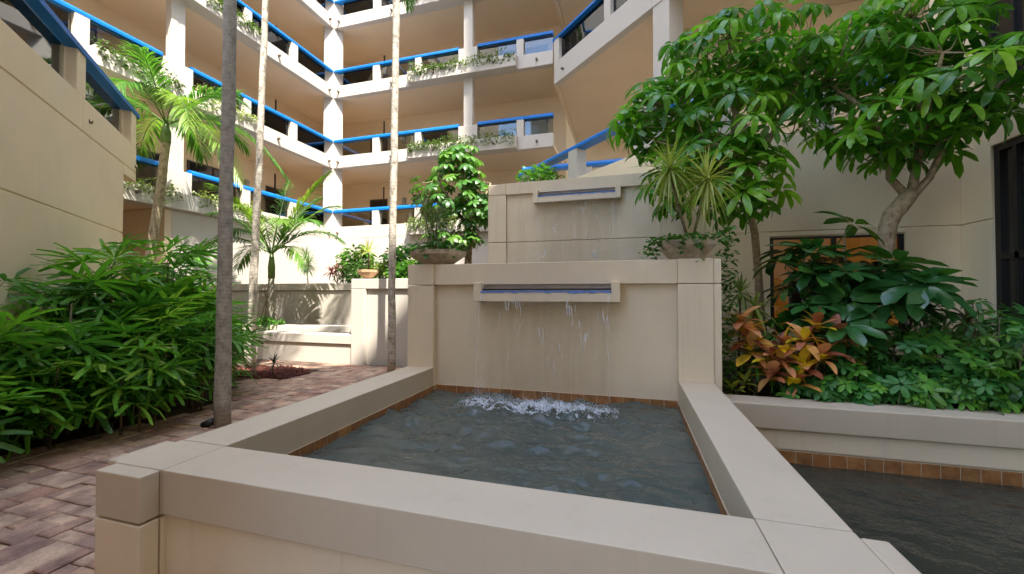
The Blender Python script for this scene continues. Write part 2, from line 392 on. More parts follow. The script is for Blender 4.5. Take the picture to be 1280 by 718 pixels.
def paver_px(p):
    cx, cy, w, h = p; fw = -.2785 * cx + .9604 * cy
    if fw < .5: return 0
    px = 640 + 507 * (.9604 * cx + .2785 * cy) / fw; py = 367 + 507 * 1.65 / fw
    if not (-60 < px < 530 and py < 760): return 0
    if px > 205 and py > 560: return .01
    return w * h / fw ** 3
pav.sort(key=paver_px, reverse=True)
pm = {}
rest = MB()
for k, (cx, cy, w, h) in enumerate(pav):
    dz = rp.uniform(-.006, .006)
    if k < 298:
        if (w, h) not in pm:
            q = MB(); q.raw(*paver_mb(w, h)); pm[(w, h)] = q.mesh('paver', M['paver'])
        put('paver', pm[(w, h)], pave, (cx, cy, dz), Matrix.Rotation(rp.uniform(-.014, .014), 3, 'Z'))
    else:
        rest.raw(*paver_mb(w, h, cx, cy, dz))
tag(rest.build('far_pavers', M['paver'], pave), kind='stuff')
MB().prism([(-10.2, 1.0), (-6.1, 1.0), (-5.95, 2.4), (-5.7, 4.2), (-8.3, 7.9), (-10.2, 7.9)], -.02, .015)
lb = MB(); rl = random.Random(11)
for _ in range(1500):
    x = rl.uniform(-8.3, -6.3); y = rl.uniform(6.2, 7.3)
    if ((x + 7.3) / 1.0) ** 2 + ((y - 6.75) / .55) ** 2 > 1: continue
    r = rl.uniform(.015, .035); c = Vector((x, y, r * .6 + rl.uniform(-.02, .02)))
    vs = [c + Vector(d) * r * rl.uniform(.7, 1.2) for d in ((1, 0, 0), (-1, 0, 0), (0, 1, 0), (0, -1, 0), (0, 0, 1), (0, 0, -1))]
    lb.raw(vs, [(0, 2, 4), (2, 1, 4), (1, 3, 4), (3, 0, 4), (2, 0, 5), (1, 2, 5), (3, 1, 5), (0, 3, 5)])
tag(lb.build('lava_gravel', M['lava']), 'patch of dark red lava rock around a palm trunk', None, None, 'stuff')
tag(B((-10.2, 1, -.03), (-5.9, 8, .004)).build('garden_bed', M['soil']), 'strip of dark soil under the lady palms', None, None, 'structure') if False else None

# ------------------------------------------------------------------ fountain
fo = thing('fountain', 'two tier cream stucco fountain with a square raised pool', 'fountain', (-1.0, 3.3, 0))
def fp(name, a, b, m='cream', bv=.005, T=None): return B(a, b, T).build(name, M[m], fo, False, bv)
XL, XLi, XRi, XR = -2.94, -2.55, .53, .90
# low pool wall under the coping, set back behind its lip
fp('pool_wall', (XL + .03, 1.70, -.45), (XLi - .02, 4.99, .405)); fp('pool_wall', (XRi + .02, 1.70, -.45), (XR - .03, 4.99, .405))
fp('pool_wall', (XLi - .02, 1.70, -.45), (XRi + .02, 2.03, .40))
J = .004
fp('coping', (XLi + J, 1.67, .40), (XRi - J, 2.045, .65), 'coping')
fp('coping', (XL, 2.05 + J, .40), (XLi, 4.972, .65), 'coping')
fp('coping', (XRi, 2.05 + J, .40), (XR, 4.972, .65), 'coping')
for s, xa, xb, xp in ((-1, XL, XLi, -3.035), (1, XRi, XR, 1.005)):
    fp('corner_block', (xa, 1.67, .395), (xb, 2.05 - J, .651), 'coping', .006)
    fp('corner_post', (xa + .004, 1.674, -.45), (xb - .004, 2.04, .38), 'cream', .01)
    for z0, z1, nm in ((.395, .648, 'pilaster_cap'), (-.45, .382, 'pilaster')):
        fp(nm, (xa + .025, 1.567, z0), (xb - .01, 1.667, z1), 'coping' if z0 > 0 else 'cream', .006)
        fp(nm, (xp, 1.69, z0), (xa - .003 if s < 0 else xb + .003, 2.02, z1), 'coping' if z0 > 0 else 'cream', .012)
# front wall of the upper pool: pillars, beam, recessed panel
YP = 4.975
for s, xa, xb in ((-1, XL, XLi), (1, XRi, XR)):
    fp('pillar', (xa, YP, -.45), (xb, 5.36, 1.757)); fp('pillar_cap', (xa, YP, 1.765), (xb, 5.36, 2.045))
    xo = -3.03 if s < 0 else .985
    if s > 0:
        fp('pilaster', (xb + .002, YP + .02, -.45), (xo, 5.34, 1.757)); fp('pilaster_cap', (xb + .002, YP + .02, 1.765), (xo, 5.34, 2.04))
fp('wall_panel', (XLi, 5.06, -.3), (XRi, 5.3, 1.80), 'cream_low'); fp('beam', (XLi + .002, YP + .03, 1.765), (XRi - .002, 5.36, 2.042))
for xa, xb in ((XL, XL + .3), (XR - .3, XR)):
    fp('side_wall', (xa + .01, 5.36, -.3), (xb, 8.2, 1.757)); fp('side_beam', (xa, 5.362, 1.765), (xb, 8.2, 2.04))
# upper wall
XU0, XU1, YU = -2.90, .97, 8.2
fp('upper_pillar', (XU0, YU - .03, 1.5), (-2.50, 8.5, 2.722)); fp('upper_pillar', (.57, YU - .03, 1.5), (XU1, 8.5, 2.722))
fp('upper_pillar', (XU0, YU - .03, 2.735), (-2.50, 8.5, 3.725)); fp('upper_pillar', (.57, YU - .03, 2.735), (XU1, 8.5, 3.725))
fp('upper_pillar_cap', (XU0, YU - .03, 3.732), (-2.50, 8.5, 3.965), 'cream', .02); fp('upper_pillar_cap', (.57, YU - .03, 3.732), (XU1, 8.5, 3.965), 'cream', .02)
fp('wall_panel', (-2.497, YU + .02, 1.5), (.567, 8.45, 2.722), 'cream_up'); fp('wall_panel', (-2.497, YU + .02, 2.735), (.567, 8.45, 3.80), 'cream_up')
B((-2.9, 8.25, 1.6), (.9, 8.42, 3.9)).build('wall_core', M['cream'], fo)
fp('upper_beam', (-2.497, YU - .035, 3.732), (.567, 8.5, 3.972))
def spout(x0, x1, yw, yf, zb, zs, zt, lab):
    """weir box: two cheeks, front sill, floor; the slot between sill and beam stays open"""
    fp('spout_cheek', (x0, yf, zb), (x0 + .10, yw, zt)); fp('spout_cheek', (x1 - .10, yf, zb), (x1, yw, zt))
    fp('spout_sill', (x0 + .1, yf + .002, zb + .001), (x1 - .1, yf + .05, zs)); fp('spout_floor', (x0 + .1, yf + .05, zb + .01), (x1 - .1, yw, zs - .03), 'cream', 0)
    B((x0 + .1, yf + .09, zs), (x1 - .1, yf + .10, zt - .001)).build('slot_back', M['frame'], fo) if False else None
    B((x0 + .10, yf + .06, zs + .015), (x1 - .10, yf + .075, zs + .035)).build('weir_plate', M['frame'], fo)
    w = MB(); n = 40
    for i in range(n):
        xa = x0 + .1 + (x1 - x0 - .2) * i / n; xb = x0 + .1 + (x1 - x0 - .2) * (i + 1) / n
        def lip(x): return zs - .012 - .03 * max(0, noise.noise(Vector((x * 9, zs, 3))))
        w.face([(xa, yf - .004, lip(xa)), (xb, yf - .004, lip(xb)), (xb, yf - .002, zs + .006), (xa, yf - .002, zs + .006)])
        w.face([(xa, yf - .002, zs + .006), (xb, yf - .002, zs + .006), (xb, yw, zs + .012), (xa, yw, zs + .012)])
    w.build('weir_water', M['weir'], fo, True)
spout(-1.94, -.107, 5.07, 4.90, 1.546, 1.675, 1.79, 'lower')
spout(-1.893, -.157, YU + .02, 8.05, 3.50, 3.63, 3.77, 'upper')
# waterline tiles
tm = B((-.0725, -.006, -.073), (.0725, .006, .073)).mesh('tile', M['tile'])
ty = MB()
for i in range(20):
    y = 2.13 + i * .154
    if y < 5.05:
        put('tile', tm, fo, (XLi + .004, y, .335), Matrix.Rotation(pi / 2, 3, 'Z')); put('tile', tm, fo, (XRi - .004, y, .335), Matrix.Rotation(pi / 2, 3, 'Z'))
for i in range(20):
    put('tile', tm, fo, (XLi + .08 + i * .154, 5.052, .335))
for a, b in (((XLi - .02, 2.03, .2), (XLi + .0075, 5.06, .409)), ((XRi - .0075, 2.03, .2), (XRi + .02, 5.06, .409)), ((XLi + .01, 5.0485, .2), (XRi - .01, 5.062, .409))): B(a, b).build('grout', M['grout'], fo)
tag(B((XLi, 2.02, .0), (XRi, 5.1, .02)).build('pool_floor', M['tile']), 'tiled floor at the bottom of the raised pool', None, None, 'structure')

def water_sheet(name, x0, x1, y0, y1, z, nx, ny, amp, m, label, cx=None):
    vs = []; fs = []
    for j in range(ny + 1):
        for i in range(nx + 1):
            x = x0 + (x1 - x0) * i / nx; y = y0 + (y1 - y0) * j / ny
            h = noise.noise(Vector((x * 2.6, y * 4.2, .3))) * amp + noise.noise(Vector((x * 5.5, y * 7.5, 4.3))) * amp * .8 + noise.noise(Vector((x * 16, y * 20, 7.3))) * amp * .16
            h *= .55 + 1.1 * max(0, noise.noise(Vector((x * .9, y * .9, 11))) + .45)
            if cx:
                d = sqrt(max(0, abs(x - cx[0]) - .7) ** 2 + (y - cx[1]) ** 2)
                h = h * (.8 + 1.1 * math.exp(-d * 1.1)) + .010 * sin(d * 24 + noise.noise(Vector((x * 4, y * 4, 1))) * 4) * math.exp(-d * 1.5)
            vs.append((x, y, z + h))
    for j in range(ny):
        for i in range(nx):
            a = j * (nx + 1) + i; fs.append((a, a + 1, a + nx + 2, a + nx + 1))
    q = MB(); q.raw(vs, fs)
    return tag(q.build(name, M[m], None, True), label, None, None, 'structure')
water_sheet('pool_water', XLi - .015, XRi + .015, 2.035, 5.055, .335, 260, 250, .030, 'water', 'rippling grey green water in the raised pool', (-1.05, 4.62))
water_sheet('lower_pool_water', XR - .03, 5.42, -1.0, 5.05, -.17, 130, 150, .012, 'water_low', 'dark calm water of the lower pool beyond the right coping')
water_sheet('upper_pool_water', XL + .28, XR - .28, 5.3, 8.2, 1.88, 20, 20, .01, 'water', 'water of the upper fountain basin behind the beam')

def falling(x0, x1, y0, z0, z1, seed, label, vo=.5):
    r_ = random.Random(seed); q = MB(); nx = 26; nz = 16
    def pt(i, j):
        x = x0 + (x1 - x0) * i / nx; t = j / nz; z = z0 + (z1 - z0) * t
        dy = vo * sqrt(2 * max(0, z0 - z) / 9.8)
        return (x + .015 * noise.noise(Vector((x * 5, z * 3, seed))), y0 - dy - .02 * noise.noise(Vector((x * 8, z * 4, seed + 2))), z)
    for i in range(nx):
        for j in range(nz): q.face([pt(i, j), pt(i + 1, j), pt(i + 1, j + 1), pt(i, j + 1)])
    o = tag(q.build('falling_water', M['stream'], None, True), label, None, None, 'stuff')
    d = MB()
    def blob(c, l, w):
        vs = []; n = 6; ax = Vector((r_.uniform(-.15, .15), r_.uniform(-.1, .1), 1)).normalized()
        d.tube([Vector(c) + ax * l * t for t in (-.5, -.3, 0, .25, .42, .5)], [w * k for k in (.15, .7, 1, .8, .4, .08)], 6)
    for x in (x0 + .02, x1 - .03):       # strands at both ends of the sheet
        pts = []
        for k in range(14):
            t = k / 13; z = z0 + (z1 - z0) * t
            pts.append((x + .012 * sin(k * 1.7 + seed), y0 - vo * sqrt(2 * (z0 - z) / 9.8), z))
        d.tube(pts, [.0018 + .0014 * sin(k * 2.1) for k in range(14)], 5)
    for _ in range(13):          # torn clusters of falling water
        t = r_.uniform(.05, .8); x = x0 + (x1 - x0) * (r_.uniform(.05, .35) if r_.random() < .3 else min(.95, max(.05, r_.gauss(.72, .13))))
        for _k in range(r_.randint(2, 5)):
            z = z0 + (z1 - z0) * min(.97, t + r_.uniform(-.04, .06))
            blob((x + r_.gauss(0, .03), y0 - vo * sqrt(2 * (z0 - z) / 9.8) + r_.uniform(-.04, .04), z), r_.uniform(.05, .17), r_.uniform(.003, .009))
    tag(d.build('water_drops', M['glint'], None, True), label.replace('sheet of water', 'drops and strands'), None, None, 'stuff')
falling(-1.84, -.21, 4.895, 1.67, .36, 1, 'thin sheet of water falling from the lower spout into the pool')
falling(-1.79, -.26, 8.04, 3.63, 1.9, 2, 'thin sheet of water falling from the upper spout')
fm = MB(); rf = random.Random(5)
def foam_w(x, y):
    return math.exp(-((y - 4.50) / .27) ** 2) * math.exp(-abs((x + 1.05) / .86) ** 4)
def foam_z(x, y):
    w = foam_w(x, y); p = Vector((x, y, 0))
    return .338 + w * (.03 + .09 * max(-.3, noise.noise(p * 7)) + .05 * noise.noise(p * 17) + .03 * noise.noise(p * 43))
s_ = .010; fgrid = {}
for i in range(215):
    for j in range(115):
        x = -2.12 + i * s_; y = 3.98 + j * s_; w = foam_w(x, y); p = Vector((x, y, 3))
        g = 1 - abs(noise.noise(Vector((x * 3.2, y * 6.5, 1)) + Vector((noise.noise(p * 5), noise.noise(p * 6), 0)) * .6)) * 2.2     # thin curling ridges
        if w * .40 + g * .46 * min(1, w * 2.2 + .05) + noise.noise(p * 23) * .26 + noise.noise(p * 6) * .2 > .56:
            ids = []
            for ci, cj in ((i, j), (i + 1, j), (i + 1, j + 1), (i, j + 1)):
                if (ci, cj) not in fgrid:
                    a_, b_ = -2.12 + ci * s_, 3.98 + cj * s_; fgrid[(ci, cj)] = len(fm.v); fm.v.append((a_, b_, foam_z(a_, b_) + .008))
                ids.append(fgrid[(ci, cj)])
            fm.f.append(tuple(ids)); fm.mi.append(0)
for _ in range(4200):
    x = rf.uniform(-1.95, -.12); y = 4.56 + rf.gauss(0, .13); w = foam_w(x, y) * (.35 + max(0, noise.noise(Vector((x * 5, 0, 2))) + .35))
    h = abs(rf.gauss(0, .07)) * w + (.22 * rf.random() ** 2 if abs(x + 1.72) < .07 else 0)
    c = Vector((x, y, foam_z(x, y) + h)); r = rf.uniform(.0016, .0048); k = rf.uniform(.8, 1.8)
    fm.raw([c + Vector(d) * r for d in ((1, 0, 0), (-1, 0, 0), (0, 1, 0), (0, -1, 0), (0, 0, k), (0, 0, -k))], [(0, 2, 4), (2, 1, 4), (1, 3, 4), (3, 0, 4), (2, 0, 5), (1, 2, 5), (3, 1, 5), (0, 3, 5)])
tag(fm.build('splash_foam', M['foam'], None, True), 'white splashing foam where the fall meets the pool', None, None, 'stuff')

# ------------------------------------------------------------------ planter wall beside the lower pool
pw = thing('planter_wall', 'cream planter wall with a lip and a row of orange tiles at the lower pool', 'planter', (3.0, 5.2, -.2))
def pp(name, a, b, m='cream', bv=.012): return B(a, b).build(name, M[m], pw, False, bv)
pp('coping', (.99, 4.99, .19), (5.39, 5.36, .455), 'coping'); pp('wall', (.99, 5.03, -.03), (5.39, 5.33, .185)); pp('wall_base', (.92, 5.05, -.5), (5.39, 5.33, -.034))
B((.92, 5.0245, -.4), (5.39, 5.049, -.036)).build('grout', M['grout'], pw)
for i in range(29): put('tile', tm, pw, (1.0 + i * .154, 5.028, -.112))
tag(B((.99, 5.33, -.1), (5.39, 8.69, .36)).build('planter_soil', M['soil']), 'dark soil filling the planter on the right', None, None, 'structure')

# ------------------------------------------------------------------ walls left of the fountain
tw = thing('retaining_wall', 'sunlit cream retaining wall with a pillar between fountain and palm bed', 'wall', (-4.6, 8.3, 0))
def tp(name, a, b, m='white', bv=.012): return B(a, b).build(name, M[m], tw, False, bv)
tp('pillar', (-6.30, 8.12, -.04), (-5.93, 8.5, 1.745)); tp('pillar_cap', (-6.30, 8.12, 1.752), (-5.93, 8.5, 1.99))
tp('wall_panel', (-5.93, 8.22, -.04), (-2.95, 8.45, 1.76)); tp('beam', (-5.928, 8.16, 1.752), (-2.95, 8.5, 1.988))
tp('side_wall', (-6.27, 8.5, -.04), (-5.95, 10.3, 1.98))
tp('rear_wall', (-13.2, 10.02, .3), (-6.28, 10.28, 1.72)); tp('rear_beam', (-13.2, 9.97, 1.735), (-6.28, 10.3, 1.95))
tag(B((-13.2, 10.28, 1.2), (-3.0, 15.7, 1.84)).build('terrace_soil', M['soil']), 'soil of the raised planting terrace by the apartments', None, None, 'structure')
tag(B((-5.94, 8.46, 1.2), (-3.0, 10.28, 1.82)).build('terrace_soil', M['soil']), 'soil of the raised planting terrace behind the retaining wall', None, None, 'structure')
bw = thing('palm_bed', 'low sunlit planter bed with a lip around the short palm', 'planter', (-8, 8.3, 0))
def bp(name, a, b, m='white', bv=.012): return B(a, b).build(name, M[m], bw, False, bv)
bp('coping', (-9.6, 8.14, .445), (-6.303, 8.5, .665)); bp('wall', (-9.6, 8.18, -.04), (-6.303, 8.46, .435))
q = MB(); q.prism([(-10.2, 8.62), (-9.2, 8.62), (-6.31, 9.05), (-6.31, 9.3), (-9.2, 8.9), (-10.2, 8.9)], .5, .80); q.build('inner_ledge', M['white'], bw, False, .012)
tag(B((-13.2, 8.5, -.05), (-6.31, 9.96, .64)).build('bed_soil', M['soil']), 'soil in the palm bed', None, None, 'structure')

#SECTION buildings
# ------------------------------------------------------------------ apartment wings
ZB = [4.18, 7.48, 10.78, 14.08, 17.38]
def wing(name, label, T, loc, umax, udir, ndir, seed):
    w = thing(name, label, 'apartment block', loc); rw = random.Random(seed)
    def P(nm, a, b, m, par=w, bv=0): return B(a, b, T).build(nm, M[m], par, False, bv)
    U_ = Vector((*udir, 0)); N_ = Vector((*ndir, 0))
    u0s = -2.85 if ndir[0] > 0 else 0
    for k, zb in enumerate(ZB):
        zt = zb + .55
        bal = P('balcony', (0, -.25, zb), (4.06, 0, zt), 'white', w, .01)
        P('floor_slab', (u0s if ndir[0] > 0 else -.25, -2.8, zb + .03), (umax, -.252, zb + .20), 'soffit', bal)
        P('parapet', (8.95, -.25, zb), (umax, 0, zt), 'white', bal, .01)
        P('planter_box', (4.063, -.25, zb + .003), (8.947, .30, zb + .50), 'white', bal, .01)
        P('planter_soil', (4.12, -.2, zb + .49), (8.9, .25, zb + .512), 'soil', bal)
        segs = [(0.02, 6.34), (7.21, umax)]
        for a, b in segs:
            q = MB(); q.sweep(RAILP, T(a, -.12, zb + 1.22), T(b, -.12, zb + 1.22), N_); q.build('handrail', M['blue'], bal)
        posts = [(2.12, 2.47), (4.27, 4.57), (8.9, 9.2)] + [(u, u + .3) for u in (11.0, 13.2) if u + .4 < umax]
        for a, b in posts: P('post', (a, -.26, zt - .06), (b, .004, zb + 1.222), 'white', bal, .01)
        ed = [.42] + [e for p in posts[:2] for e in p] + [6.35]
        gl = [(ed[0], ed[1]), (ed[2], ed[3]), (ed[4], ed[5]), (7.2, 8.9)] + ([(9.2, min(umax, 11.0))] if umax > 9.6 else [])
        for a, b in gl: P('glass_panel', (a + .01, -.135, zt - .045), (b - .01, -.122, zb + 1.215), 'panel_glass', bal)
        P('column_base', (6.352, -.27, zb + .4), (7.198, .03, zb + 1.24), 'white', bal, .01)
        for u in (.3, 3.1, 5.3, 8.0, 9.75):
            if u < umax:
                n0 = .3 if 4.06 < u < 8.95 else 0
                q = MB(); c = Vector(T(u, n0, zb + .26)); q.tube([c - N_ * .02, c + N_ * .10], .045, 10); q.tube([c + N_ * .10, c + N_ * .102], .03, 10)
                q.build('drain_spout', M['pit'], bal)
        # back wall of the corridor with doors and windows
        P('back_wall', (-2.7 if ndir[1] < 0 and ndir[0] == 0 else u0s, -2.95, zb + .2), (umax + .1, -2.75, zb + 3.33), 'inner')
        for kind, a, b in (('d', .15, 1.05), ('w', 2.7, 4.5), ('d', 5.2, 6.15), ('w', 7.4, 9.6), ('d', 10.2, 11.2)):
            if b > umax: continue
            z0, z1 = (zb + .2, zb + 2.35) if kind == 'd' else (zb + .95, zb + 2.45)
            fr = P('door_frame' if kind == 'd' else 'window_frame', (a - .07, -2.75, z0), (b + .07, -2.70, z1 + .07), 'bronze')
            P('pane', (a, -2.70, z0 + .05), (b, -2.69, z1), 'dark_glass', fr)
            if kind == 'w': P('mullion', ((a + b) / 2 - .03, -2.69, z0 + .05), ((a + b) / 2 + .03, -2.665, z1), 'bronze', fr)
        wl_ = P('wall_light', (2.05, -2.75, zb + 1.95), (2.21, -2.60, zb + 2.4), 'steel', w, .02)
        P('screen_post', (1.55, -1.75, zb + .2), (1.60, -1.70, zb + 2.75), 'frame')
    # columns
    for k, zb in enumerate(ZB[:-1]):
        P('column', (6.57, -.26, zb + 1.24), (6.97, -.02, ZB[k + 1] + .03), 'white', w, .01)
    if ndir[0] > 0:   # chamfered column in the inner corner
        C = Fr((-13.285, 15.785, 0), (1, 1), (1, -1))
        B((-.41, -.5, 3.9), (.41, -.012, 17.4), C).build('corner_column', M['white'], w, False, .01)
    return w, P
TL = lambda u, n, z: (-13.29 + n, 15.79 - u, z)
TR = lambda u, n, z: (-13.29 + u, 15.79 - n, z)
wa, PA = wing('apartment_wing', 'apartment wing along the left with stacked walkways and blue handrails', TL, (-14.5, 10, 0), 13.0, (0, -1), (1, 0), 1)
wb, PB = wing('apartment_wing', 'far apartment wing facing the fountain with stacked walkways and blue handrails', TR, (-8, 17, 0), 10.4, (1, 0), (0, -1), 2)
PA('lower_wall', (0, -.3, -.05), (6.9, -.003, 4.176), 'white', wa); PB('lower_wall', (0, -.3, -.05), (10.4, -.003, 4.176), 'white', wb)
PA('end_wall', (6.905, -2.6, -.05), (7.1, -.006, 4.2), 'inner', wa); PA('recess_wall', (7.1, -2.7, -.05), (13, -2.5, 4.2), 'inner', wa)
PA('upper_bounce_wall', (-3, -3, 18), (25, -.1, 34), 'white', wa); PB('upper_bounce_wall', (.3, -3, 18), (10.4, -.1, 34), 'white', wb); PA('near_bounce_wall', (13.1, -3, -.05), (25, -.1, 17.9), 'white', wa)  # plain upper and near walls added out of view to bounce warm sunlight

# angled terrace building on the left
tb = thing('angled_building', 'tan angled building on the left with a blue railed terrace', 'building', (-8, 4, 0))
A = Fr((-9.95, 5.95, 0), (1, -1), (1, 1))
def ap(nm, a, b, m='tan', par=tb, bv=.012): return B(a, b, A).build(nm, M[m], par, False, bv)
for a, b in ((0, 2.50), (2.508, 9.5)):
    ap('parapet', (a, -.30, 4.18), (b, 0, 4.71)); ap('parapet', (a, -.30, 3.98), (min(b, .69), -.001, 4.168)) if a < .6 else None
ap('wall_core', (.05, -.28, 4.0), (9.4, -.02, 4.6))
ap('wall_panel', (.70, -.42, 2.83), (9.5, -.004, 4.168)); ap('wall_panel', (.70, -.42, -.05), (9.5, -.004, 2.815)); ap('wall_core', (.75, -.40, 0), (9.4, -.02, 3.9))
ap('end_wall', (.72, -3.4, -.05), (1.0, -.43, 4.0)); ap('terrace_slab', (.05, -3.4, 4.02), (9.5, -.302, 4.18), 'soffit')
for a in (0, 2.42, 4.85, 7.3): ap('post', (a, -.3, 4.72), (a + .30, -.006, 5.37), 'tan', tb)
q = MB(); q.sweep([(-.17, 0), (.17, 0), (.17, .08), (.12, .13), (0, .15), (-.12, .13), (-.17, .08)], A(-.12, -.15, 5.37), A(9.5, -.15, 5.37), Vector((1, 1, 0)).normalized()); q.build('handrail', M['blue'], tb)
for a, b in ((.31, 2.41), (2.73, 4.84), (5.16, 7.29)): ap('glass_panel', (a, -.16, 4.73), (b, -.148, 5.36), 'panel_glass', tb, 0)
for u, z in ((.06, 4.30), (2.28, 4.42)):
    q = MB(); c = Vector(A(u, -.01, z)); q.tube([c, c + Vector((.03, .03, 0))], .035, 10); q.tube([c + Vector((.03, .03, 0)), c + Vector((.032, .032, 0))], .022, 10); q.build('drain_spout', M['pit'], tb)

# angled block above the right of the fountain
db = thing('angled_block', 'overhanging angled block with a cream balcony above the right side', 'apartment block', (0, 13, 0))
D = Fr((-2.83, 15.73, 0), (1, -1), (-1, -1))
def dp(nm, a, b, m='white', par=db, bv=.01): return B(a, b, D).build(nm, M[m], par, False, bv)
for zb in (9.9, 13.25, 16.6):
    bal = dp('balcony', (0, -.25, zb), (4.9, 0, zb + .82), 'white'); dp('parapet', (4.906, -.25, zb), (11.6, -.002, zb + .82), 'white', bal)
    dp('post', (0, -.3, zb + .82), (.32, .004, zb + 1.73), 'white', bal); dp('post', (2.9, -.3, zb + .82), (3.2, .004, zb + 1.73), 'white', bal); dp('post', (6, -.3, zb + .82), (6.3, .004, zb + 1.73), 'white', bal)
    q = MB(); q.sweep([(-.16, 0), (.16, 0), (.16, .08), (.11, .14), (0, .16), (-.11, .14), (-.16, .08)], D(-.08, -.14, zb + 1.73), D(11.6, -.14, zb + 1.73), Vector((-1, -1, 0)).normalized()); q.build('handrail', M['blue'], bal)
    for a, b in ((.33, 2.89), (3.21, 5.99)): dp('glass_panel', (a, -.15, zb + .83), (b, -.138, zb + 1.72), 'panel_glass', bal, 0)
    q = MB(); q.prism([(-2.65, 15.93), (5.37, 7.91), (9.4, 7.91), (9.4, 22.5), (-2.65, 22.5)], zb + .03, zb + .2); q.build('soffit', M['soffit'], bal)
    B((-2.83, 15.76, zb + .001), (-2.66, 22.5, zb + .8)).build('edge_beam', M['soffit'], bal)
    q = MB(); c = Vector(D(.62, 0, zb + .32)); q.tube([c, c - Vector((.07, .07, 0))], .045, 10); q.build('drain_spout', M['pit'], bal)
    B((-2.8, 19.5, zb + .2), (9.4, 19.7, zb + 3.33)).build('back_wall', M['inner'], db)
dp('column', (4.93, -.62, 4.4), (5.5, -.03, 9.93), 'white')
B((-5.5, 22.5, -.05), (9.4, 22.7, 20)).build('rear_wall', M['inner'], db)
B((-2.9, 16.1, -.05), (-2.75, 22.5, 9.9)).build('side_wall', M['inner'], db) if False else None
# lower terrace in front of it
L = Fr((-3.34, 12.54, 0), (1, -1), (-1, -1))
lt = thing('garden_terrace', 'cream garden terrace behind the upper fountain wall with a blue rail', 'terrace', (0, 11, 0))
def lp(nm, a, b, m='cream_wall', bv=.01): return B(a, b, L).build(nm, M[m], lt, False, bv)
lp('parapet', (0, -.25, -.05), (5.40, 0, 4.65))
lp('post', (0, -.3, 4.62), (.36, .003, 5.42), 'white'); lp('post', (2.52, -.32, 4.62), (2.88, .003, 5.42), 'white'); lp('end_pillar', (4.83, -.5, 4.62), (5.36, .004, 5.85), 'white')
q = MB(); q.sweep([(-.15, 0), (.15, 0), (.15, .07), (.1, .12), (0, .14), (-.1, .12), (-.15, .07)], L(-.2, -.14, 5.42), L(4.83, -.14, 5.42), Vector((-1, -1, 0)).normalized()); q.build('handrail', M['blue'], lt)
q = MB(); q.prism([(-3.2, 12.6), (.7, 8.7), (5.4, 8.95), (5.4, 20), (-3.2, 20)], 4.1, 4.3); q.build('terrace_floor', M['soffit'], lt)
q = MB(); q.sweep(RAILP, (-3.2, 12.3, 5.45), (1.2, 12.3, 5.45), (0, -1, 0)); q.build('handrail', M['blue'], lt)
for x in (-1.33, .6): B((x, 12.2, 4.3), (x + .28, 12.45, 5.452)).build('post', M['white'], lt)
B((1.2, 13.6, 4.3), (11, 13.8, 9.92)).build('back_wall', M['inner'], lt)
f_ = B((1.9, 13.52, 4.9), (3.4, 13.60, 7.0)).build('window_frame', M['bronze'], lt); B((1.97, 13.50, 4.97), (3.33, 13.52, 6.93)).build('pane', M['dark_glass'], f_)
# building on the right
rb = thing('courtyard_building', 'cream building on the right with dark framed windows', 'building', (4, 9, 0))
def rp_(nm, a, b, m='cream_wall', par=rb, bv=.01): return B(a, b).build(nm, M[m], par, False, bv)
WX0, WX1, WZ0, WZ1 = 2.55, 4.63, .98, 2.72
rp_('wall_panel', (.50, 8.70, -.05), (WX0, 8.95, 2.80)); rp_('wall_panel', (WX1, 8.70, -.05), (5.40, 8.95, 2.80))
rp_('wall_panel', (WX0, 8.70, -.05), (WX1, 8.95, WZ0)); rp_('lintel', (WX0, 8.702, WZ1), (WX1, 8.95, 2.80)); rp_('wall_panel', (.50, 8.70, 2.812), (5.40, 8.95, 4.65)); rp_('wall_core', (.55, 8.73, 2.7), (5.35, 8.93, 2.9))
wf = MB()
for a, b in (((WX0, WZ0), (WX0 + .07, WZ1)), ((WX1 - .07, WZ0), (WX1, WZ1)), ((WX0 + .07, WZ1 - .06), (WX1 - .07, WZ1)), ((WX0 + .07, WZ0), (WX1 - .07, WZ0 + .06))):
    wf.box((a[0], 8.74, a[1]), (b[0], 8.80, b[1]))
wfo = wf.build('window_frame', M['frame'], rb); rp_('mullion', (3.555, 8.735, WZ0 + .06), (3.625, 8.79, WZ1 - .06), 'frame', wfo, 0)
rp_('pane', (WX0 + .07, 8.765, WZ0 + .06), (3.555, 8.77, WZ1 - .06), 'window_glass', wfo, 0); rp_('pane', (3.625, 8.765, WZ0 + .06), (WX1 - .07, 8.77, WZ1 - .06), 'window_glass', wfo, 0)
rp_('room_wall', (1.8, 9.5, .2), (5.3, 9.6, 3.2), 'lit', rb, 0); rp_('inner_frame', (3.1, 9.46, .3), (3.42, 9.5, 2.05), 'frame', rb, 0)
q = MB(); q.sweep(RAILP, (.7, 8.83, 5.40), (5.12, 8.83, 5.40), (0, -1, 0)); q.build('handrail', M['blue'], rb)
for x in (1.6, 3.3): rp_('post', (x, 8.70, 4.65), (x + .3, 8.95, 5.402), 'white')
rp_('pier', (5.13, 8.66, 4.65), (5.40, 8.96, 9.9))
X0 = 5.40
def side(nm, y0, y1, z0, z1, m='cream_wall', x0=X0, x1=X0 + .3, par=rb, bv=.01): return B((x0, y0, z0), (x1, y1, z1)).build(nm, M[m], par, False, bv)
side('side_wall', 8.1, 8.96, -.5, 2.80); side('side_wall', 8.1, 8.96, 2.812, 4.795); side('wall_core', 8.12, 8.9, 2.6, 3, 'cream', X0 + .03, X0 + .28)
side('side_wall', 8.23, 8.66, 4.80, 9.9)
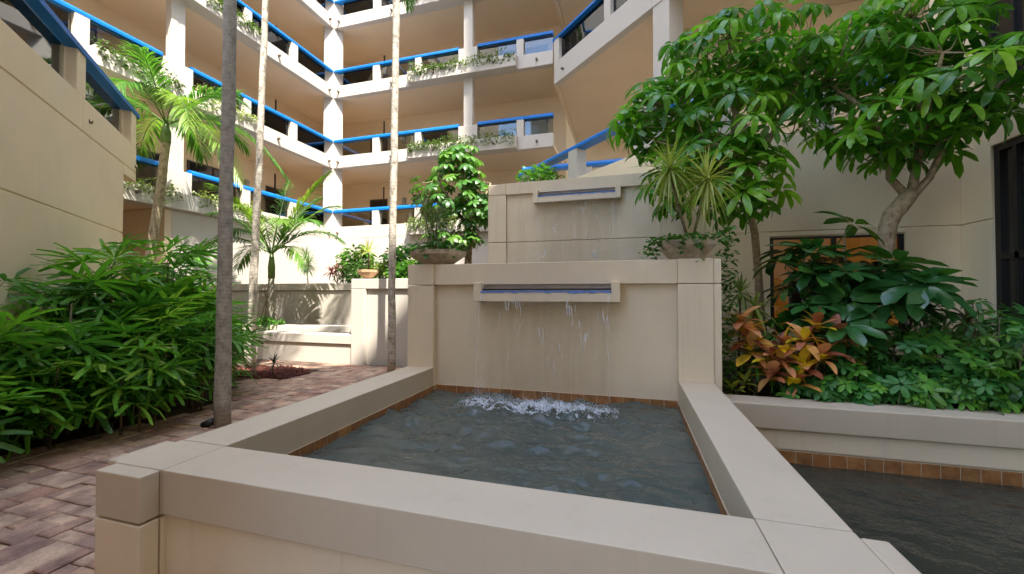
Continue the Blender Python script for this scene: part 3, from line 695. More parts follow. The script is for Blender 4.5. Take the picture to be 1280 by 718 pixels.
side('side_wall', -4.4, 8.1, 3.93, 4.798); side('side_wall', -4.4, 5.0, -.5, 3.93); side('side_wall', -4.4, 5.0, 4.802, 9.9); side('side_wall', 5.0, 8.1, -.5, .42); side('lintel', 5.0, 8.225, 8.3, 9.9)
for z0, z1, y1 in ((.42, 3.93, 8.1), (4.80, 8.3, 8.22)):
    q = MB()
    for a, b in (((5.0, z0), (5.1, z1)), ((y1 - .10, z0), (y1, z1)), ((5.1, z1 - .1), (y1 - .1, z1)), ((5.1, z0), (y1 - .1, z0 + .1)), ((5.1, z0 + 1.75), (y1 - .1, z0 + 1.85)), ((6.5, z0 + .1), (6.6, z1 - .1)), ((7.72, z0 + .1), (7.78, z1 - .1))):
        q.box((5.44, a[0], a[1]), (5.53, b[0], b[1]))
    o = q.build('window_frame', M['frame'], rb)
    side('pane', 5.1, y1 - .1, z0 + .1, z1 - .1, 'dark_glass', 5.49, 5.50, o, 0)
# unseen tower added behind the camera, its two roof heights shaped to cast the shade
tt = thing('shade_tower', 'unseen cream tower added behind the viewer to shade the courtyard', 'tower', (8, -8, 0))
E_ = Fr((0, 0, 0), (1, 1), (1, -1))
B((-26, 7.2, -.5), (6.43, 14, 30), E_).build('shade_tower_wall', M['tower'], tt); B((6.435, 7.2, -.5), (20, 14, 56), E_).build('shade_tower_wall', M['tower'], tt)
for k in range(9):
    for u in range(-22, 5, 4): B((u, 7.17, 1 + k * 3.3), (u + 2.4, 7.2, 2.6 + k * 3.3), E_).build('window', M['dark_glass'], tt)

#SECTION plants
# ------------------------------------------------------------------ leaf meshes
def blade(q, o, d, up, length, width, droop=.25, fold=.25, st=5, tip=.05, prof=None, mi=0):
    """one leaf: o base, d direction, up normal; bends down along its length"""
    d = Vector(d).normalized(); up = Vector(up); up = (up - d * up.dot(d)).normalized(); s = d.cross(up)
    rows = []
    for i in range(st):
        t = i / (st - 1)
        c = Vector(o) + d * (length * t * (1 - .18 * droop * t)) - Vector((0, 0, 1)) * (droop * length * t * t) * .7
        w = width * (prof(t) if prof else (sin(pi * min(1, t * .93 + .07)) ** .75 + tip * .2)) / 2
        n = up
        rows.append((c - s * w + n * w * fold, c, c + s * w + n * w * fold))
    q.strip(rows, mi)
def oval(t): return max(.04, sin(pi * (t * .96 + .02)) ** .7)
def obl(t): return max(.06, min(1, t * 3.2 + .15) * (1 if t < .75 else 1 - ((t - .75) / .25) ** 2 * .9))
def strap(t): return max(.05, min(1, .35 + t * 2.2) * (1 if t < .6 else (1 - (t - .6) / .4 * .95)))
def umbrella_leaf(n, length, width, droop, m, seed, petiole=.28, arc=2 * pi):
    r_ = random.Random(seed); q = MB()
    for k in range(n):
        a = arc * k / n + r_.uniform(-.12, .12); l = length * r_.uniform(.8, 1.1)
        el = r_.uniform(-.15, .25)
        d = Vector((cos(a) * cos(el), sin(a) * cos(el), sin(el)))
        blade(q, d * length * .12, d, (0, 0, 1), l, width * r_.uniform(.85, 1.1), droop * r_.uniform(.6, 1.3), .22, 7, prof=obl)
    q.tube([(0, 0, 0), (petiole * .12, 0, -petiole * .5), (petiole * .35, 0, -petiole)], [.005, .006, .007], 5)
    return q.mesh('umbrella_leaf', m, True)
UMB = [umbrella_leaf(n, .30, .082, d, M['umbrella'], s) for n, d, s in ((9, .7, 1), (8, .95, 2), (10, .5, 3), (7, 1.2, 4))]
UMBD = [umbrella_leaf(n, .31, .105, d, M['umbrella_dark'], s, .2) for n, d, s in ((8, .3, 5), (7, .5, 6), (9, .2, 7))]
DWF = [umbrella_leaf(n, .125, .052, d, M['dwarf'], s, .12) for n, d, s in ((8, .25, 8), (9, .4, 9), (7, .15, 10))]
def fan_leaf(n, seed):
    r_ = random.Random(seed); q = MB()
    for k in range(n):
        a = (k / (n - 1) - .5) * 4.0 + r_.uniform(-.1, .1)
        d = Vector((cos(a), sin(a), r_.uniform(-.1, .25)))
        blade(q, d * .02, d, (0, 0, 1), .34 * r_.uniform(.85, 1.15), .042 * r_.uniform(.8, 1.15), r_.uniform(.25, .65), .3, 4, prof=lambda t: max(.25, min(1, .3 + t * 2.5) * (1 if t < .85 else .7)))
    q.tube([(0, 0, 0), (-.14, 0, -.05), (-.28, 0, -.16)], [.003, .004, .005], 4)
    return q.mesh('fan_leaf', M['rhapis'], True)
FAN = [fan_leaf(n, s) for n, s in ((8, 1), (9, 2), (7, 3), (10, 4))]
def frond_mesh(length, rise, droop, nl, ll, m, seed, lw=.035, hang=.5, vee=.5):
    """palm frond along +X: arching rachis with paired leaflets"""
    r_ = random.Random(seed); q = MB(); P_ = []
    for i in range(15):
        t = i / 14; P_.append(Vector((length * (t - .12 * t * t), 0, length * (rise * t - droop * t * t))))
    q.tube(P_, [.018 * (1 - .85 * i / 14) + .002 for i in range(15)], 5, 1)
    def at(t):
        f = t * 14; i = min(13, int(f)); return P_[i].lerp(P_[i + 1], f - i), (P_[i + 1] - P_[i]).normalized()
    for k in range(nl):
        t = .13 + .87 * k / (nl - 1)
        p, d = at(min(t, .999)); side = Vector((0, 1, 0)); up = d.cross(side) * -1
        l = ll * (.45 + .75 * sin(pi * min(1, .15 + t * .8))) * r_.uniform(.85, 1.1) * (1 if t < .9 else .7)
        for s in (-1, 1):
            ang = .95 - .55 * t + r_.uniform(-.1, .1)
            dd = (d * cos(ang) + side * s * sin(ang) + Vector((0, 0, 1)) * vee * (1 - t) * .6).normalized()
            blade(q, p, dd, Vector((0, 0, 1)), l, lw * r_.uniform(.8, 1.15), hang * r_.uniform(.6, 1.4), .3, 4, prof=strap)
    return q.mesh('frond', [m, M['shaft']], True)
def head_mesh(n, length, width, m, seed, up=.55, droop=.6, name='leaf_head'):
    r_ = random.Random(seed); q = MB()
    for k in range(n):
        a = 2.4 * k; el = 1.45 - (1.45 + up) * (k / n) ** .8 + r_.uniform(-.12, .12)
        d = Vector((cos(a) * cos(el), sin(a) * cos(el), sin(el)))
        blade(q, (0, 0, .02 * (1 - k / n)), d, (0, 0, 1) if abs(d.z) < .95 else (1, 0, 0), length * r_.uniform(.75, 1.1), width * r_.uniform(.8, 1.1), droop * r_.uniform(.3, 1.2) * (.4 + k / n), .3, 5, prof=strap)
    return q.mesh(name, m, True)
def cleaf(m, length=.2, width=.075, droop=.35, nm='leaf'):
    q = MB(); blade(q, (0, 0, 0), (1, 0, .1), (0, 0, 1), length, width, droop, .25, 6, prof=oval); return q.mesh(nm, m, True)

def cloud(parent, label_name, m, pts, size, seed, ratio=.5, flat=.5, hang=0):
    """many small leaves at the given points joined as one foliage part"""
    r_ = random.Random(seed); q = MB()
    for p in pts:
        a = r_.uniform(0, 2 * pi); el = r_.uniform(-.6, .9) - hang; s = size * r_.uniform(.6, 1.25)
        d = Vector((cos(a) * cos(el), sin(a) * cos(el), sin(el))); up = Vector((r_.uniform(-flat, flat), r_.uniform(-flat, flat), 1))
        blade(q, p, d, up, s, s * ratio, .3, .2, 4, prof=oval)
    return q.build(label_name, m, parent, True)

# ------------------------------------------------------------------ umbrella trees
def umbrella_tree(name, label, base, trunk, rads, limbs, blobs, count, seed, meshes, cat='tree', scale=1.0, m='bark_tree', zmin=0):
    """trunk path, limbs from its top, leaf whorls spread over the given ellipsoids (centre, radii, weight)"""
    r_ = random.Random(seed); t = thing(name, label, cat, base)
    q = MB(); q.tube(trunk, rads, 12)
    nodes = []
    for pts, r0 in limbs:
        pts = [Vector(p) for p in pts]; n = len(pts)
        q.tube(pts, [r0 * (1 - .65 * i / (n - 1)) for i in range(n)], 8)
        for i in range(n - 1):
            for f in (.35, .7, 1): nodes.append(pts[i].lerp(pts[i + 1], f))
    hubs = []
    tot = sum(b[2] for b in blobs)
    for c, rr, wgt in blobs:
        for _ in range(int(count * wgt / tot)):
            for _try in range(40):
                v = Vector((r_.gauss(0, 1), r_.gauss(0, 1), r_.gauss(0, 1))).normalized()
                rad = r_.uniform(.45, 1.0) ** .6
                p = Vector(c) + Vector((v.x * rr[0], v.y * rr[1], v.z * rr[2])) * rad
                if all((p - h[0]).length > .23 * scale for h in hubs): break
            hubs.append((p, Vector((v.x / rr[0], v.y / rr[1], v.z / rr[2])).normalized()))
    tw_ = MB()
    for p, v in hubs:
        up = (Vector((0, 0, .8)) + Vector((v.x, v.y, v.z * .55)) * .65 + Vector((r_.uniform(-.3, .3), r_.uniform(-.3, .3), 0))).normalized()
        a = r_.uniform(0, 2 * pi); rot = frame((cos(a), sin(a), 0), up)
        s = scale * r_.uniform(.8, 1.2); put('leaf', r_.choice(meshes), t, p, rot, s)
        nn = min(nodes, key=lambda n_: (n_ - p).length + max(0, n_.z - p.z)); e = p - up * .1 * s
        mid = nn.lerp(e, .55) + Vector((0, 0, -.06)); tw_.tube([nn, mid, e], [.011, .007, .005], 4)
    q.build('trunk', M[m], t, True); tag(tw_.build('twigs', M[m], t, True), kind='stuff')
    return t
umbrella_tree('umbrella_tree', 'tall umbrella tree with a forked pale trunk in the right planter', (3.45, 7.2, .36),
    [(3.45, 7.2, .2), (3.47, 7.2, .9), (3.52, 7.2, 1.5), (3.60, 7.2, 2.2), (3.62, 7.2, 2.62), (3.68, 7.2, 2.80), (3.80, 7.2, 2.95), (3.90, 7.2, 3.10)],
    [.115, .10, .095, .093, .105, .115, .11, .10],
    [([(3.86, 7.2, 3.05), (3.68, 7.25, 3.35), (3.60, 7.1, 3.8), (3.2, 6.9, 4.3), (2.8, 6.9, 4.7)], .058), ([(3.90, 7.2, 3.05), (3.98, 7.2, 3.5), (4.0, 7.2, 4.0), (4.0, 7.1, 4.8), (3.9, 7.1, 5.6)], .065),
     ([(3.92, 7.2, 3.05), (4.12, 7.2, 3.3), (4.25, 7.15, 3.7), (4.6, 7.0, 4.2), (4.9, 6.9, 4.7)], .058), ([(3.98, 7.2, 3.5), (3.8, 6.6, 4.2), (3.7, 6.2, 4.6)], .05)],
    [((3.75, 6.95, 4.3), (1.35, 1.15, .8), 1.2), ((3.7, 6.8, 3.85), (.95, .7, .22), .28), ((3.1, 6.9, 5.0), (.9, .9, .55), .6), ((4.5, 6.9, 4.6), (.7, .8, .5), .4), ((3.8, 7.0, 5.4), (.9, .8, .45), .45), ((3.9, 7.2, 6.1), (.5, .5, .25), .12)],
    165, 21, UMB, scale=1.05)
umbrella_tree('umbrella_tree', 'dense umbrella tree spreading over the right end of the upper fountain wall', (2.05, 7.4, .36),
    [(2.05, 7.4, .2), (2.02, 7.35, 1.2), (1.95, 7.25, 2.1), (1.90, 7.2, 2.6), (1.78, 7.1, 3.1), (1.7, 7.0, 3.5)], [.07, .062, .058, .055, .055, .05],
    [([(1.7, 7.0, 3.4), (1.3, 6.9, 3.9), (.8, 6.8, 4.4), (.4, 6.8, 4.7)], .06), ([(1.7, 7.0, 3.4), (1.6, 6.9, 4.2), (1.5, 6.9, 5.0), (1.5, 6.9, 5.6)], .065), ([(1.75, 7.0, 3.4), (2.1, 6.9, 4.1), (2.4, 6.9, 4.8)], .055), ([(1.7, 7.0, 3.2), (1.3, 6.5, 3.5), (1.1, 6.2, 3.7)], .04)],
    [((1.25, 6.85, 4.35), (1.25, 1.05, 1.05), 1.2), ((.45, 6.75, 4.45), (.75, .8, .55), .45), ((2.0, 6.9, 5.2), (.85, .9, .75), .6), ((1.4, 6.9, 5.35), (.9, .9, .55), .5), ((1.45, 6.35, 3.3), (.7, .5, .6), .45), ((.6, 6.7, 3.3), (.42, .4, .35), .17)],
    195, 22, UMB, scale=1.05)
umbrella_tree('umbrella_tree', 'sunlit umbrella tree with a stout pale trunk behind the fountain bowl', (-3.85, 9.3, 1.82),
    [(-3.85, 9.3, 1.7), (-3.83, 9.3, 2.3), (-3.80, 9.3, 2.9), (-3.85, 9.3, 3.4)], [.10, .09, .085, .08],
    [([(-3.85, 9.3, 3.3), (-4.3, 9.2, 4.0), (-4.6, 9.2, 4.5)], .05), ([(-3.85, 9.3, 3.3), (-3.9, 9.2, 4.2), (-3.9, 9.2, 4.9)], .055), ([(-3.85, 9.3, 3.3), (-3.4, 9.2, 3.9), (-3.2, 9.2, 4.3)], .05), ([(-3.83, 9.3, 2.4), (-3.6, 9.0, 2.8), (-3.5, 8.9, 2.95)], .035)],
    [((-4.2, 9.2, 4.2), (1.1, .8, .85), 1.2), ((-3.55, 9.2, 3.8), (.6, .7, .6), .6), ((-4.0, 9.2, 4.95), (.6, .6, .35), .4), ((-4.1, 8.95, 2.95), (.75, .4, .25), .45)],
    150, 23, [umbrella_leaf(n, .22, .085, d, M['shrub'], s) for n, d, s in ((8, .5, 31), (9, .7, 32))], scale=1.0)
umbrella_tree('umbrella_shrub', 'dark glossy umbrella shrub in front of the framed window', (2.75, 6.5, .36),
    [(2.75, 6.5, .3), (2.72, 6.5, .9), (2.70, 6.45, 1.4)], [.05, .045, .04],
    [([(2.70, 6.45, 1.3), (2.4, 6.3, 1.7), (2.2, 6.3, 1.9)], .028), ([(2.70, 6.45, 1.3), (2.75, 6.4, 1.9), (2.75, 6.4, 2.45)], .028), ([(2.7, 6.45, 1.2), (3.1, 6.2, 1.6), (3.3, 6.1, 1.8)], .028)],
    [((2.7, 6.3, 1.75), (.85, .55, .42), 1.0), ((2.2, 6.3, 2.05), (.4, .4, .3), .3), ((2.72, 6.4, 2.55), (.16, .16, .1), .08), ((3.2, 6.0, 1.65), (.4, .4, .3), .35), ((2.5, 6.0, 1.35), (.5, .4, .25), .4)],
    44, 24, UMBD, 'shrub', 1.32, 'cane')

# ------------------------------------------------------------------ palms
def palm(label, base, path, rads, bark_, fronds, m, seed, length, nl, ll, group=None, shaft=None, lw=.035, rise=.75, droop=.75, hang=.5, name='palm_tree'):
    """fronds: list of (azimuth deg, start rise, droop, length factor)"""
    t = thing(name, label, 'palm', base, group)
    q = MB(); pts = [Vector(p) for p in path]; fine = []
    for i in range(len(pts) - 1):
        for k in range(6): fine.append((pts[i].lerp(pts[i + 1], k / 6), rads[i] + (rads[i + 1] - rads[i]) * k / 6))
    fine.append((pts[-1], rads[-1])); r_ = random.Random(seed)
    q.tube([p + Vector((noise.noise(p * 1.3) * .02, noise.noise(p * 1.3 + Vector((9, 0, 0))) * .02, 0)) for p, _ in fine], [r + r_.uniform(-.003, .003) for _, r in fine], 14)
    q.build('trunk', M[bark_], t, True)
    top = pts[-1]
    if shaft:
        q = MB(); q.tube([top - Vector((0, 0, .03)), top + Vector((0, 0, shaft * .4)), top + Vector((0, 0, shaft))], [rads[-1] * 1.2, rads[-1] * 1.25, rads[-1] * .5], 12); q.build('crownshaft', M['shaft'], t, True)
        top = top + Vector((0, 0, shaft * .85))
    for k, (az, ri, dr, lf) in enumerate(fronds):
        me = frond_mesh(length * lf, ri, dr, nl, ll, M[m], seed * 50 + k, lw, hang)
        put('frond', me, t, top, Matrix.Rotation(radians(az), 3, 'Z'))
    return t
def ring(n, seed, lo=.35, hi=1.1, off=0):
    r_ = random.Random(seed); return [(off + 137.5 * k + r_.uniform(-12, 12), hi - (hi - lo) * k / n, .55 + .5 * k / n, r_.uniform(.85, 1.1)) for k in range(n)]
palm('tall slim palm with a shaded grey trunk beside the pool coping', (-4.86, 3.87, 0), [(-4.86, 3.87, -.02), (-4.84, 3.85, 2.0), (-4.76, 3.82, 5.0), (-4.7, 3.8, 8.6)], [.092, .078, .070, .06], 'bark_grey', ring(9, 1), 'palm_dark', 1, 2.2, 34, .5, None, .7)
palm('tall leaning palm with a white mottled trunk in the lava rock', (-7.9, 6.9, 0), [(-7.9, 6.9, -.02), (-7.85, 6.9, 2), (-7.68, 6.88, 5), (-7.50, 6.85, 9.2)], [.095, .078, .066, .055], 'bark_pale', ring(8, 2, .7, 1.2), 'palm', 2, 2.2, 34, .5, None, .7)
palm('tall slim palm with a mottled trunk right beside the fountain pillar', (-4.78, 7.44, 0), [(-4.78, 7.44, -.02), (-4.76, 7.43, 2), (-4.70, 7.40, 5), (-4.62, 7.35, 8.5)], [.085, .075, .072, .07], 'bark_pale', ring(8, 3, .7, 1.2), 'palm', 3, 2.2, 34, .5, None, .8)
palm('sunlit palm with a curved ringed trunk and feathery fronds by the left walkways', (-12.45, 7.6, 0), [(-12.5, 7.6, -.02), (-12.3, 7.6, 1.5), (-12.1, 7.6, 2.7), (-11.75, 7.6, 4.6), (-11.62, 7.6, 5.6)], [.14, .12, .115, .10, .09], 'bark_brown',
     [(10, .95, .75, 1.0), (-25, .60, .85, 1.25), (35, .55, .90, 1.3), (75, .9, .9, .9), (120, .8, .9, .9), (165, .7, 1.0, .95), (205, .9, .9, .9), (250, .8, 1.0, .95), (-60, .85, .95, 1.0), (310, 1.15, .6, .8), (60, 1.3, .5, .7), (0, .25, .85, 1.2)], 'palm', 4, 2.45, 40, .665, None, .55, .045)
palm('short feathery palm in the sunlit bed against the wall', (-9.65, 9.0, .62), [(-9.65, 9.0, .55), (-9.62, 9.0, 1.2), (-9.60, 9.0, 2.1)], [.13, .10, .075], 'bark_grey',
     [(-5, 1.25, .85, 1.0), (20, .95, .75, 1.1), (-35, 1.15, .8, 1.0), (178, 1.1, .85, 1.1), (150, 1.5, .8, .95), (205, .8, .8, 1.15), (80, 1.7, .6, .9), (50, 1.5, .7, 1.0), (260, 1.6, .7, .9), (-75, 1.35, .85, 1.0), (-15, .55, .8, 1.0), (120, 1.9, .5, .9), (195, 1.3, .7, 1.0), (10, 1.7, .55, 1.0), (165, .6, .75, 1.1)], 'palm', 5, 1.95, 40, .55, None, .75, .04)

# ------------------------------------------------------------------ lady palms on the left
rr_ = random.Random(40)
LP = [((-6.0, 1.95), .95, 'lowest lady palm clump at the left end of the hedge beside the paving'), ((-6.6, 2.35), 1.25, 'lady palm clump against the tan wall at the left end of the hedge'),
      ((-6.1, 2.8), 1.1, 'low lady palm clump at the paving edge second along the hedge'), ((-6.8, 3.2), 1.75, 'tall lady palm clump against the tan wall with raised fans'),
      ((-6.05, 3.5), 1.2, 'lady palm clump at the paving edge near the middle of the hedge'), ((-6.95, 3.95), 2.15, 'tallest lady palm clump at the crest of the hedge'),
      ((-6.25, 4.2), 1.35, 'lady palm clump at the paving edge behind the grey palm trunk'), ((-7.3, 4.65), 2.15, 'tall lady palm clump near the corner of the tan wall'),
      ((-6.8, 4.85), 1.5, 'lady palm clump in sun behind the grey palm trunk'), ((-7.7, 5.2), 1.75, 'sunlit lady palm clump at the far end of the hedge by the wall corner'),
      ((-7.5, 5.35), 1.0, 'lady palm clump at the far end of the hedge near the lava rock')]
for (x, y), h, lab in LP:
    t = thing('lady_palm', lab, 'palm', (x, y, 0), 'lady palms in a hedge'); q = MB()
    ncane = 10
    for c in range(ncane):
        a = rr_.uniform(0, 2 * pi); rad = rr_.uniform(.05, .46); bx, by = x + cos(a) * rad, y + sin(a) * rad; hh = h * (rr_.uniform(.5, 1.0) if c > 3 else rr_.uniform(.9, 1.08))
        lean = Vector((cos(a), sin(a), 0)) * rr_.uniform(.02, .18); topp = Vector((bx, by, hh - .2)) + lean
        q.tube([(bx, by, -.05), Vector((bx, by, hh * .5)) + lean * .4, topp], [.014, .012, .010], 5)
        nf = int(4 + hh * 4.8)
        for k in range(nf):
            f = 1 - k / nf; az = 2.4 * k + rr_.uniform(-.4, .4); zz = .12 + (hh - .15) * (f ** .8)
            cen = Vector((bx, by, 0)).lerp(Vector((topp.x, topp.y, 0)), f)
            out = Vector((cos(az), sin(az), 0)); el = (.55 if k < 3 else rr_.uniform(-.6, .5))
            hub = Vector((cen.x, cen.y, zz + .1)) + out * .27
            xd = (out * cos(el) + Vector((0, 0, sin(el)))).normalized(); zd = (Vector((0, 0, 1)) * cos(el) - out * sin(el) + Vector((rr_.uniform(-.45, .45), rr_.uniform(-.45, .45), 0)))
            put('fan_leaf', rr_.choice(FAN), t, hub, frame(xd, zd), rr_.uniform(.95, 1.3))
    q.build('canes', M['cane'], t, True)

# ------------------------------------------------------------------ bowls and their plants
def bowl(label, c, r0, r1, h, m, n=6, rot=0.0):
    q = MB(); pr = [(r0 * .9, 0), (r0, .03), (r1, h - .06), (r1 * 1.02, h), (r1 * .9, h), (r1 * .8, h - .07)]
    for i in range(n):
        a0, a1 = rot + 2 * pi * i / n, rot + 2 * pi * (i + 1) / n
        for (ra, za), (rb_, zb_) in zip(pr, pr[1:]):
            q.face([(c[0] + ra * cos(a0), c[1] + ra * sin(a0), c[2] + za), (c[0] + ra * cos(a1), c[1] + ra * sin(a1), c[2] + za), (c[0] + rb_ * cos(a1), c[1] + rb_ * sin(a1), c[2] + zb_), (c[0] + rb_ * cos(a0), c[1] + rb_ * sin(a0), c[2] + zb_)])
    t = thing('planter_bowl', label, 'planter bowl', c)
    q.build('bowl', m, t, False); s = MB(); s.face([(c[0] + r1 * .84 * cos(rot + 2 * pi * i / n), c[1] + r1 * .84 * sin(rot + 2 * pi * i / n), c[2] + h - .05) for i in range(n)]); s.build('soil', M['soil'], t)
    return t
bowl('weathered grey stone bowl on the left fountain pillar', (-2.62, 5.25, 2.046), .24, .40, .20, M['stone'], 6, .3)
bowl('weathered stone bowl with trailing ivy on the right fountain pillar', (.66, 5.25, 2.046), .26, .40, .22, M['stone'], 4, pi / 4)
bowl('small pale clay bowl on the sunlit retaining wall', (-6.0, 8.35, 1.99), .12, .25, .22, M['terracotta'], 8)
def scat(c, r, n, seed, top=True):
    r_ = random.Random(seed); out = []
    while len(out) < n:
        v = Vector((r_.uniform(-1, 1), r_.uniform(-1, 1), r_.uniform(-1, 1)))
        if v.length < 1 and (v.length > .4 or r_.random() < .4): out.append(Vector((c[0] + v.x * r[0], c[1] + v.y * r[1], c[2] + v.z * r[2])))
    return out
t = thing('bowl_plant', 'dark green leafy plant spilling from the left stone bowl', 'plant', (-2.62, 5.25, 2.2))
cloud(t, 'foliage', M['ivy'], scat((-2.68, 5.2, 2.27), (.46, .36, .11), 170, 1), .11, 2, .55)
t = thing('bowl_ivy', 'green ivy trailing over the edge of the right stone bowl', 'ivy', (.66, 5.25, 2.2))
rv = random.Random(8); pts = scat((.66, 5.22, 2.28), (.47, .42, .07), 380, 3)
for s in range(14):
    x = .66 + rv.choice((-.42, -.36, -.3, -.1, .0, .1)); ln = rv.uniform(.12, .32)
    pts += [Vector((x + rv.uniform(-.03, .03) - .1 * (1 if x < .4 else 0) * k / 10, 4.93 + rv.uniform(-.03, .02) + (.2 if x < .4 else 0), 2.27 - ln * k / 10)) for k in range(10)]
cloud(t, 'foliage', M['ivy'], pts, .06, 4, .75)
def dracaena(label, base, stems, m, n, l, w, seed, name='dracaena', sc=1.0, up=.55):
    t = thing(name, label, 'plant', base); q = MB(); r_ = random.Random(seed)
    for k, (x, y, z) in enumerate(stems):
        q.tube([base, Vector(base).lerp(Vector((x, y, z)), .5) + Vector((r_.uniform(-.04, .04), 0, .03)), (x, y, z)], [.018, .015, .013], 6)
        put('leaf_head', head_mesh(n, l, w, M[m], seed * 7 + k, up), t, (x, y, z), Matrix.Rotation(r_.uniform(0, 6), 3, 'Z'), sc * r_.uniform(.9, 1.1))
    q.build('stem', M['cane'], t, True); return t
dracaena('yellow striped dracaena with two spiky heads in the right bowl', (.70, 5.25, 2.2), [(.47, 5.2, 3.14), (.88, 5.15, 2.97)], 'dracaena', 90, .54, .025, 3, up=1.2)
dracaena('thin spiky dracaena with two heads in the left bowl', (-2.65, 5.25, 2.18), [(-2.88, 5.3, 2.86), (-2.62, 5.25, 2.72), (-2.68, 5.2, 2.55)], 'marginata', 46, .38, .014, 4, up=.9)
dracaena('small upright spiky dracaena in the sunlit clay bowl', (-6.0, 8.35, 2.15), [(-6.0, 8.35, 2.62)], 'dracaena', 34, .45, .022, 5, up=.1)
t = thing('climbing_ivy', 'ivy climbing the corner behind the right fountain pillar', 'ivy', (1.12, 5.5, .4))
rv = random.Random(12); cloud(t, 'foliage', M['ivy'], [Vector((rv.gauss(1.16, .06), rv.uniform(5.45, 5.75), rv.uniform(.45, 2.5))) for _ in range(520)], .075, 6, .6)

# ------------------------------------------------------------------ crotons and low shrubs in the right planter
CL = [cleaf(M['croton'], .25, .105, d) for d in (.2, .5, .8)]; CLy = [cleaf(M['croton_yellow'], .16, .06, d) for d in (.2, .5)]
def croton(label, base, heads, meshes, n, sc, seed, name='croton'):
    t = thing(name, label, 'shrub', base); q = MB(); r_ = random.Random(seed)
    for x, y, z in heads:
        q.tube([base, (base[0] * .4 + x * .6, base[1] * .4 + y * .6, base[2] * .5 + z * .5), (x, y, z)], [.012, .01, .008], 5)
        for k in range(n):
            a = 2.4 * k + r_.uniform(-.3, .3); el = 1.15 - 1.6 * (k / n) + r_.uniform(-.15, .15)
            d = Vector((cos(a) * cos(el), sin(a) * cos(el), sin(el)))
            put('leaf', r_.choice(meshes), t, (x, y, z - .10 * k / n), frame(d, Vector((0, 0, 1)) - d * d.z + Vector((r_.uniform(-.2, .2), r_.uniform(-.2, .2), .01))), sc * r_.uniform(.8, 1.2))
    q.build('stem', M['cane'], t, True); return t
croton('large orange and red croton at the middle of the planter wall', (1.95, 5.65, .36), [(1.78, 5.6, 1.05), (1.95, 5.5, 1.12), (1.72, 5.5, .86), (1.95, 5.5, .82), (1.62, 5.5, .95), (1.85, 5.45, .64), (2.1, 5.45, .95), (1.6, 5.48, .72)], CL, 15, 1.05, 1)
croton('orange and yellow croton half behind the large one', (2.35, 5.8, .36), [(2.15, 5.7, 1.28), (2.3, 5.7, 1.18), (2.4, 5.75, .98)], CL, 15, 1.05, 2)
croton('golden croton close to the right fountain pillar', (1.45, 5.8, .36), [(1.38, 5.6, 1.16), (1.42, 5.6, 1.0), (1.34, 5.65, 1.32)], CL, 13, 1.15, 3)
croton('small yellow green croton at the foot of the fountain pillar', (1.2, 5.55, .36), [(1.18, 5.48, .52), (1.34, 5.55, .60)], CLy, 9, .95, 4)
dracaena('yellow leaved dracaena in the shade behind the golden croton', (1.4, 6.1, .36), [(1.42, 6.05, 1.65), (1.6, 6.1, 1.45)], 'dracaena', 26, .34, .045, 9, up=.9)
dracaena('dark green spiky plant low beside the fountain pillar', (1.5, 5.75, .36), [(1.5, 5.7, .78), (1.7, 5.8, .7)], 'rhapis', 30, .36, .04, 10, 'leafy_plant', up=.4)
for k, (x, y, z, lab) in enumerate([(1.75, 6.2, 1.25, 'dark fan leaved lady palm behind the golden croton'), (3.75, 6.9, 1.35, 'small lady palm at the foot of the forked trunk')]):
    t = thing('lady_palm', lab, 'palm', (x, y, .36)); q = MB(); r_ = random.Random(60 + k)
    for c in range(3):
        q.tube([(x, y, .3), (x + .05 * c, y, z * .6), (x + .12 * (c - 1), y, z)], .012, 5)
        for i in range(6):
            az = 2.4 * i + c; out = Vector((cos(az), sin(az), 0)); el = r_.uniform(-.3, .5)
            put('fan_leaf', r_.choice(FAN), t, Vector((x + .12 * (c - 1), y, z - .14 * i)) + out * .22, frame(out * cos(el) + Vector((0, 0, sin(el))), Vector((0, 0, 1)) * cos(el) - out * sin(el)), .85)
    q.build('canes', M['cane'], t, True)
# dwarf umbrella ground cover
rs = random.Random(77)
DW = [(2.05, 5.55, .50, 'bright green dwarf umbrella plant just right of the large croton'), (2.35, 5.48, .45, 'dwarf umbrella plant at the planter edge right of the crotons'),
      (2.62, 5.75, .70, 'dwarf umbrella plant in front of the dark umbrella shrub'), (2.75, 5.42, .42, 'low dwarf umbrella plant hanging over the middle of the planter edge'),
      (3.02, 5.7, .75, 'yellow tipped dwarf umbrella plant before the forked trunk'), (3.15, 5.42, .42, 'low dwarf umbrella plant at the planter edge below the forked trunk'),
      (3.45, 5.85, .90, 'dwarf umbrella plant right of the forked trunk'), (3.52, 5.45, .50, 'dwarf umbrella plant at the far right planter edge'),
      (3.85, 5.65, .85, 'bushy dwarf umbrella plant where the planter leaves the frame'), (3.95, 6.0, 1.15, 'taller dwarf umbrella plant below the tall dark window'),
      (4.3, 6.2, 1.35, 'tallest dwarf umbrella plant below the tall dark window'), (3.6, 6.3, 1.05, 'dwarf umbrella plant beneath the bromeliad'), (4.25, 5.85, 1.2, 'dwarf umbrella plant at the extreme right'),
      (3.1, 6.2, .85, 'dark dwarf umbrella plant left of the forked trunk'), (2.35, 6.0, .75, 'dark dwarf umbrella plant behind the orange croton')]
DWL = [umbrella_leaf(n, .15, .045, d, M['shrub'], s, .12) for n, d, s in ((6, .5, 61), (7, .9, 62), (5, .3, 63))]
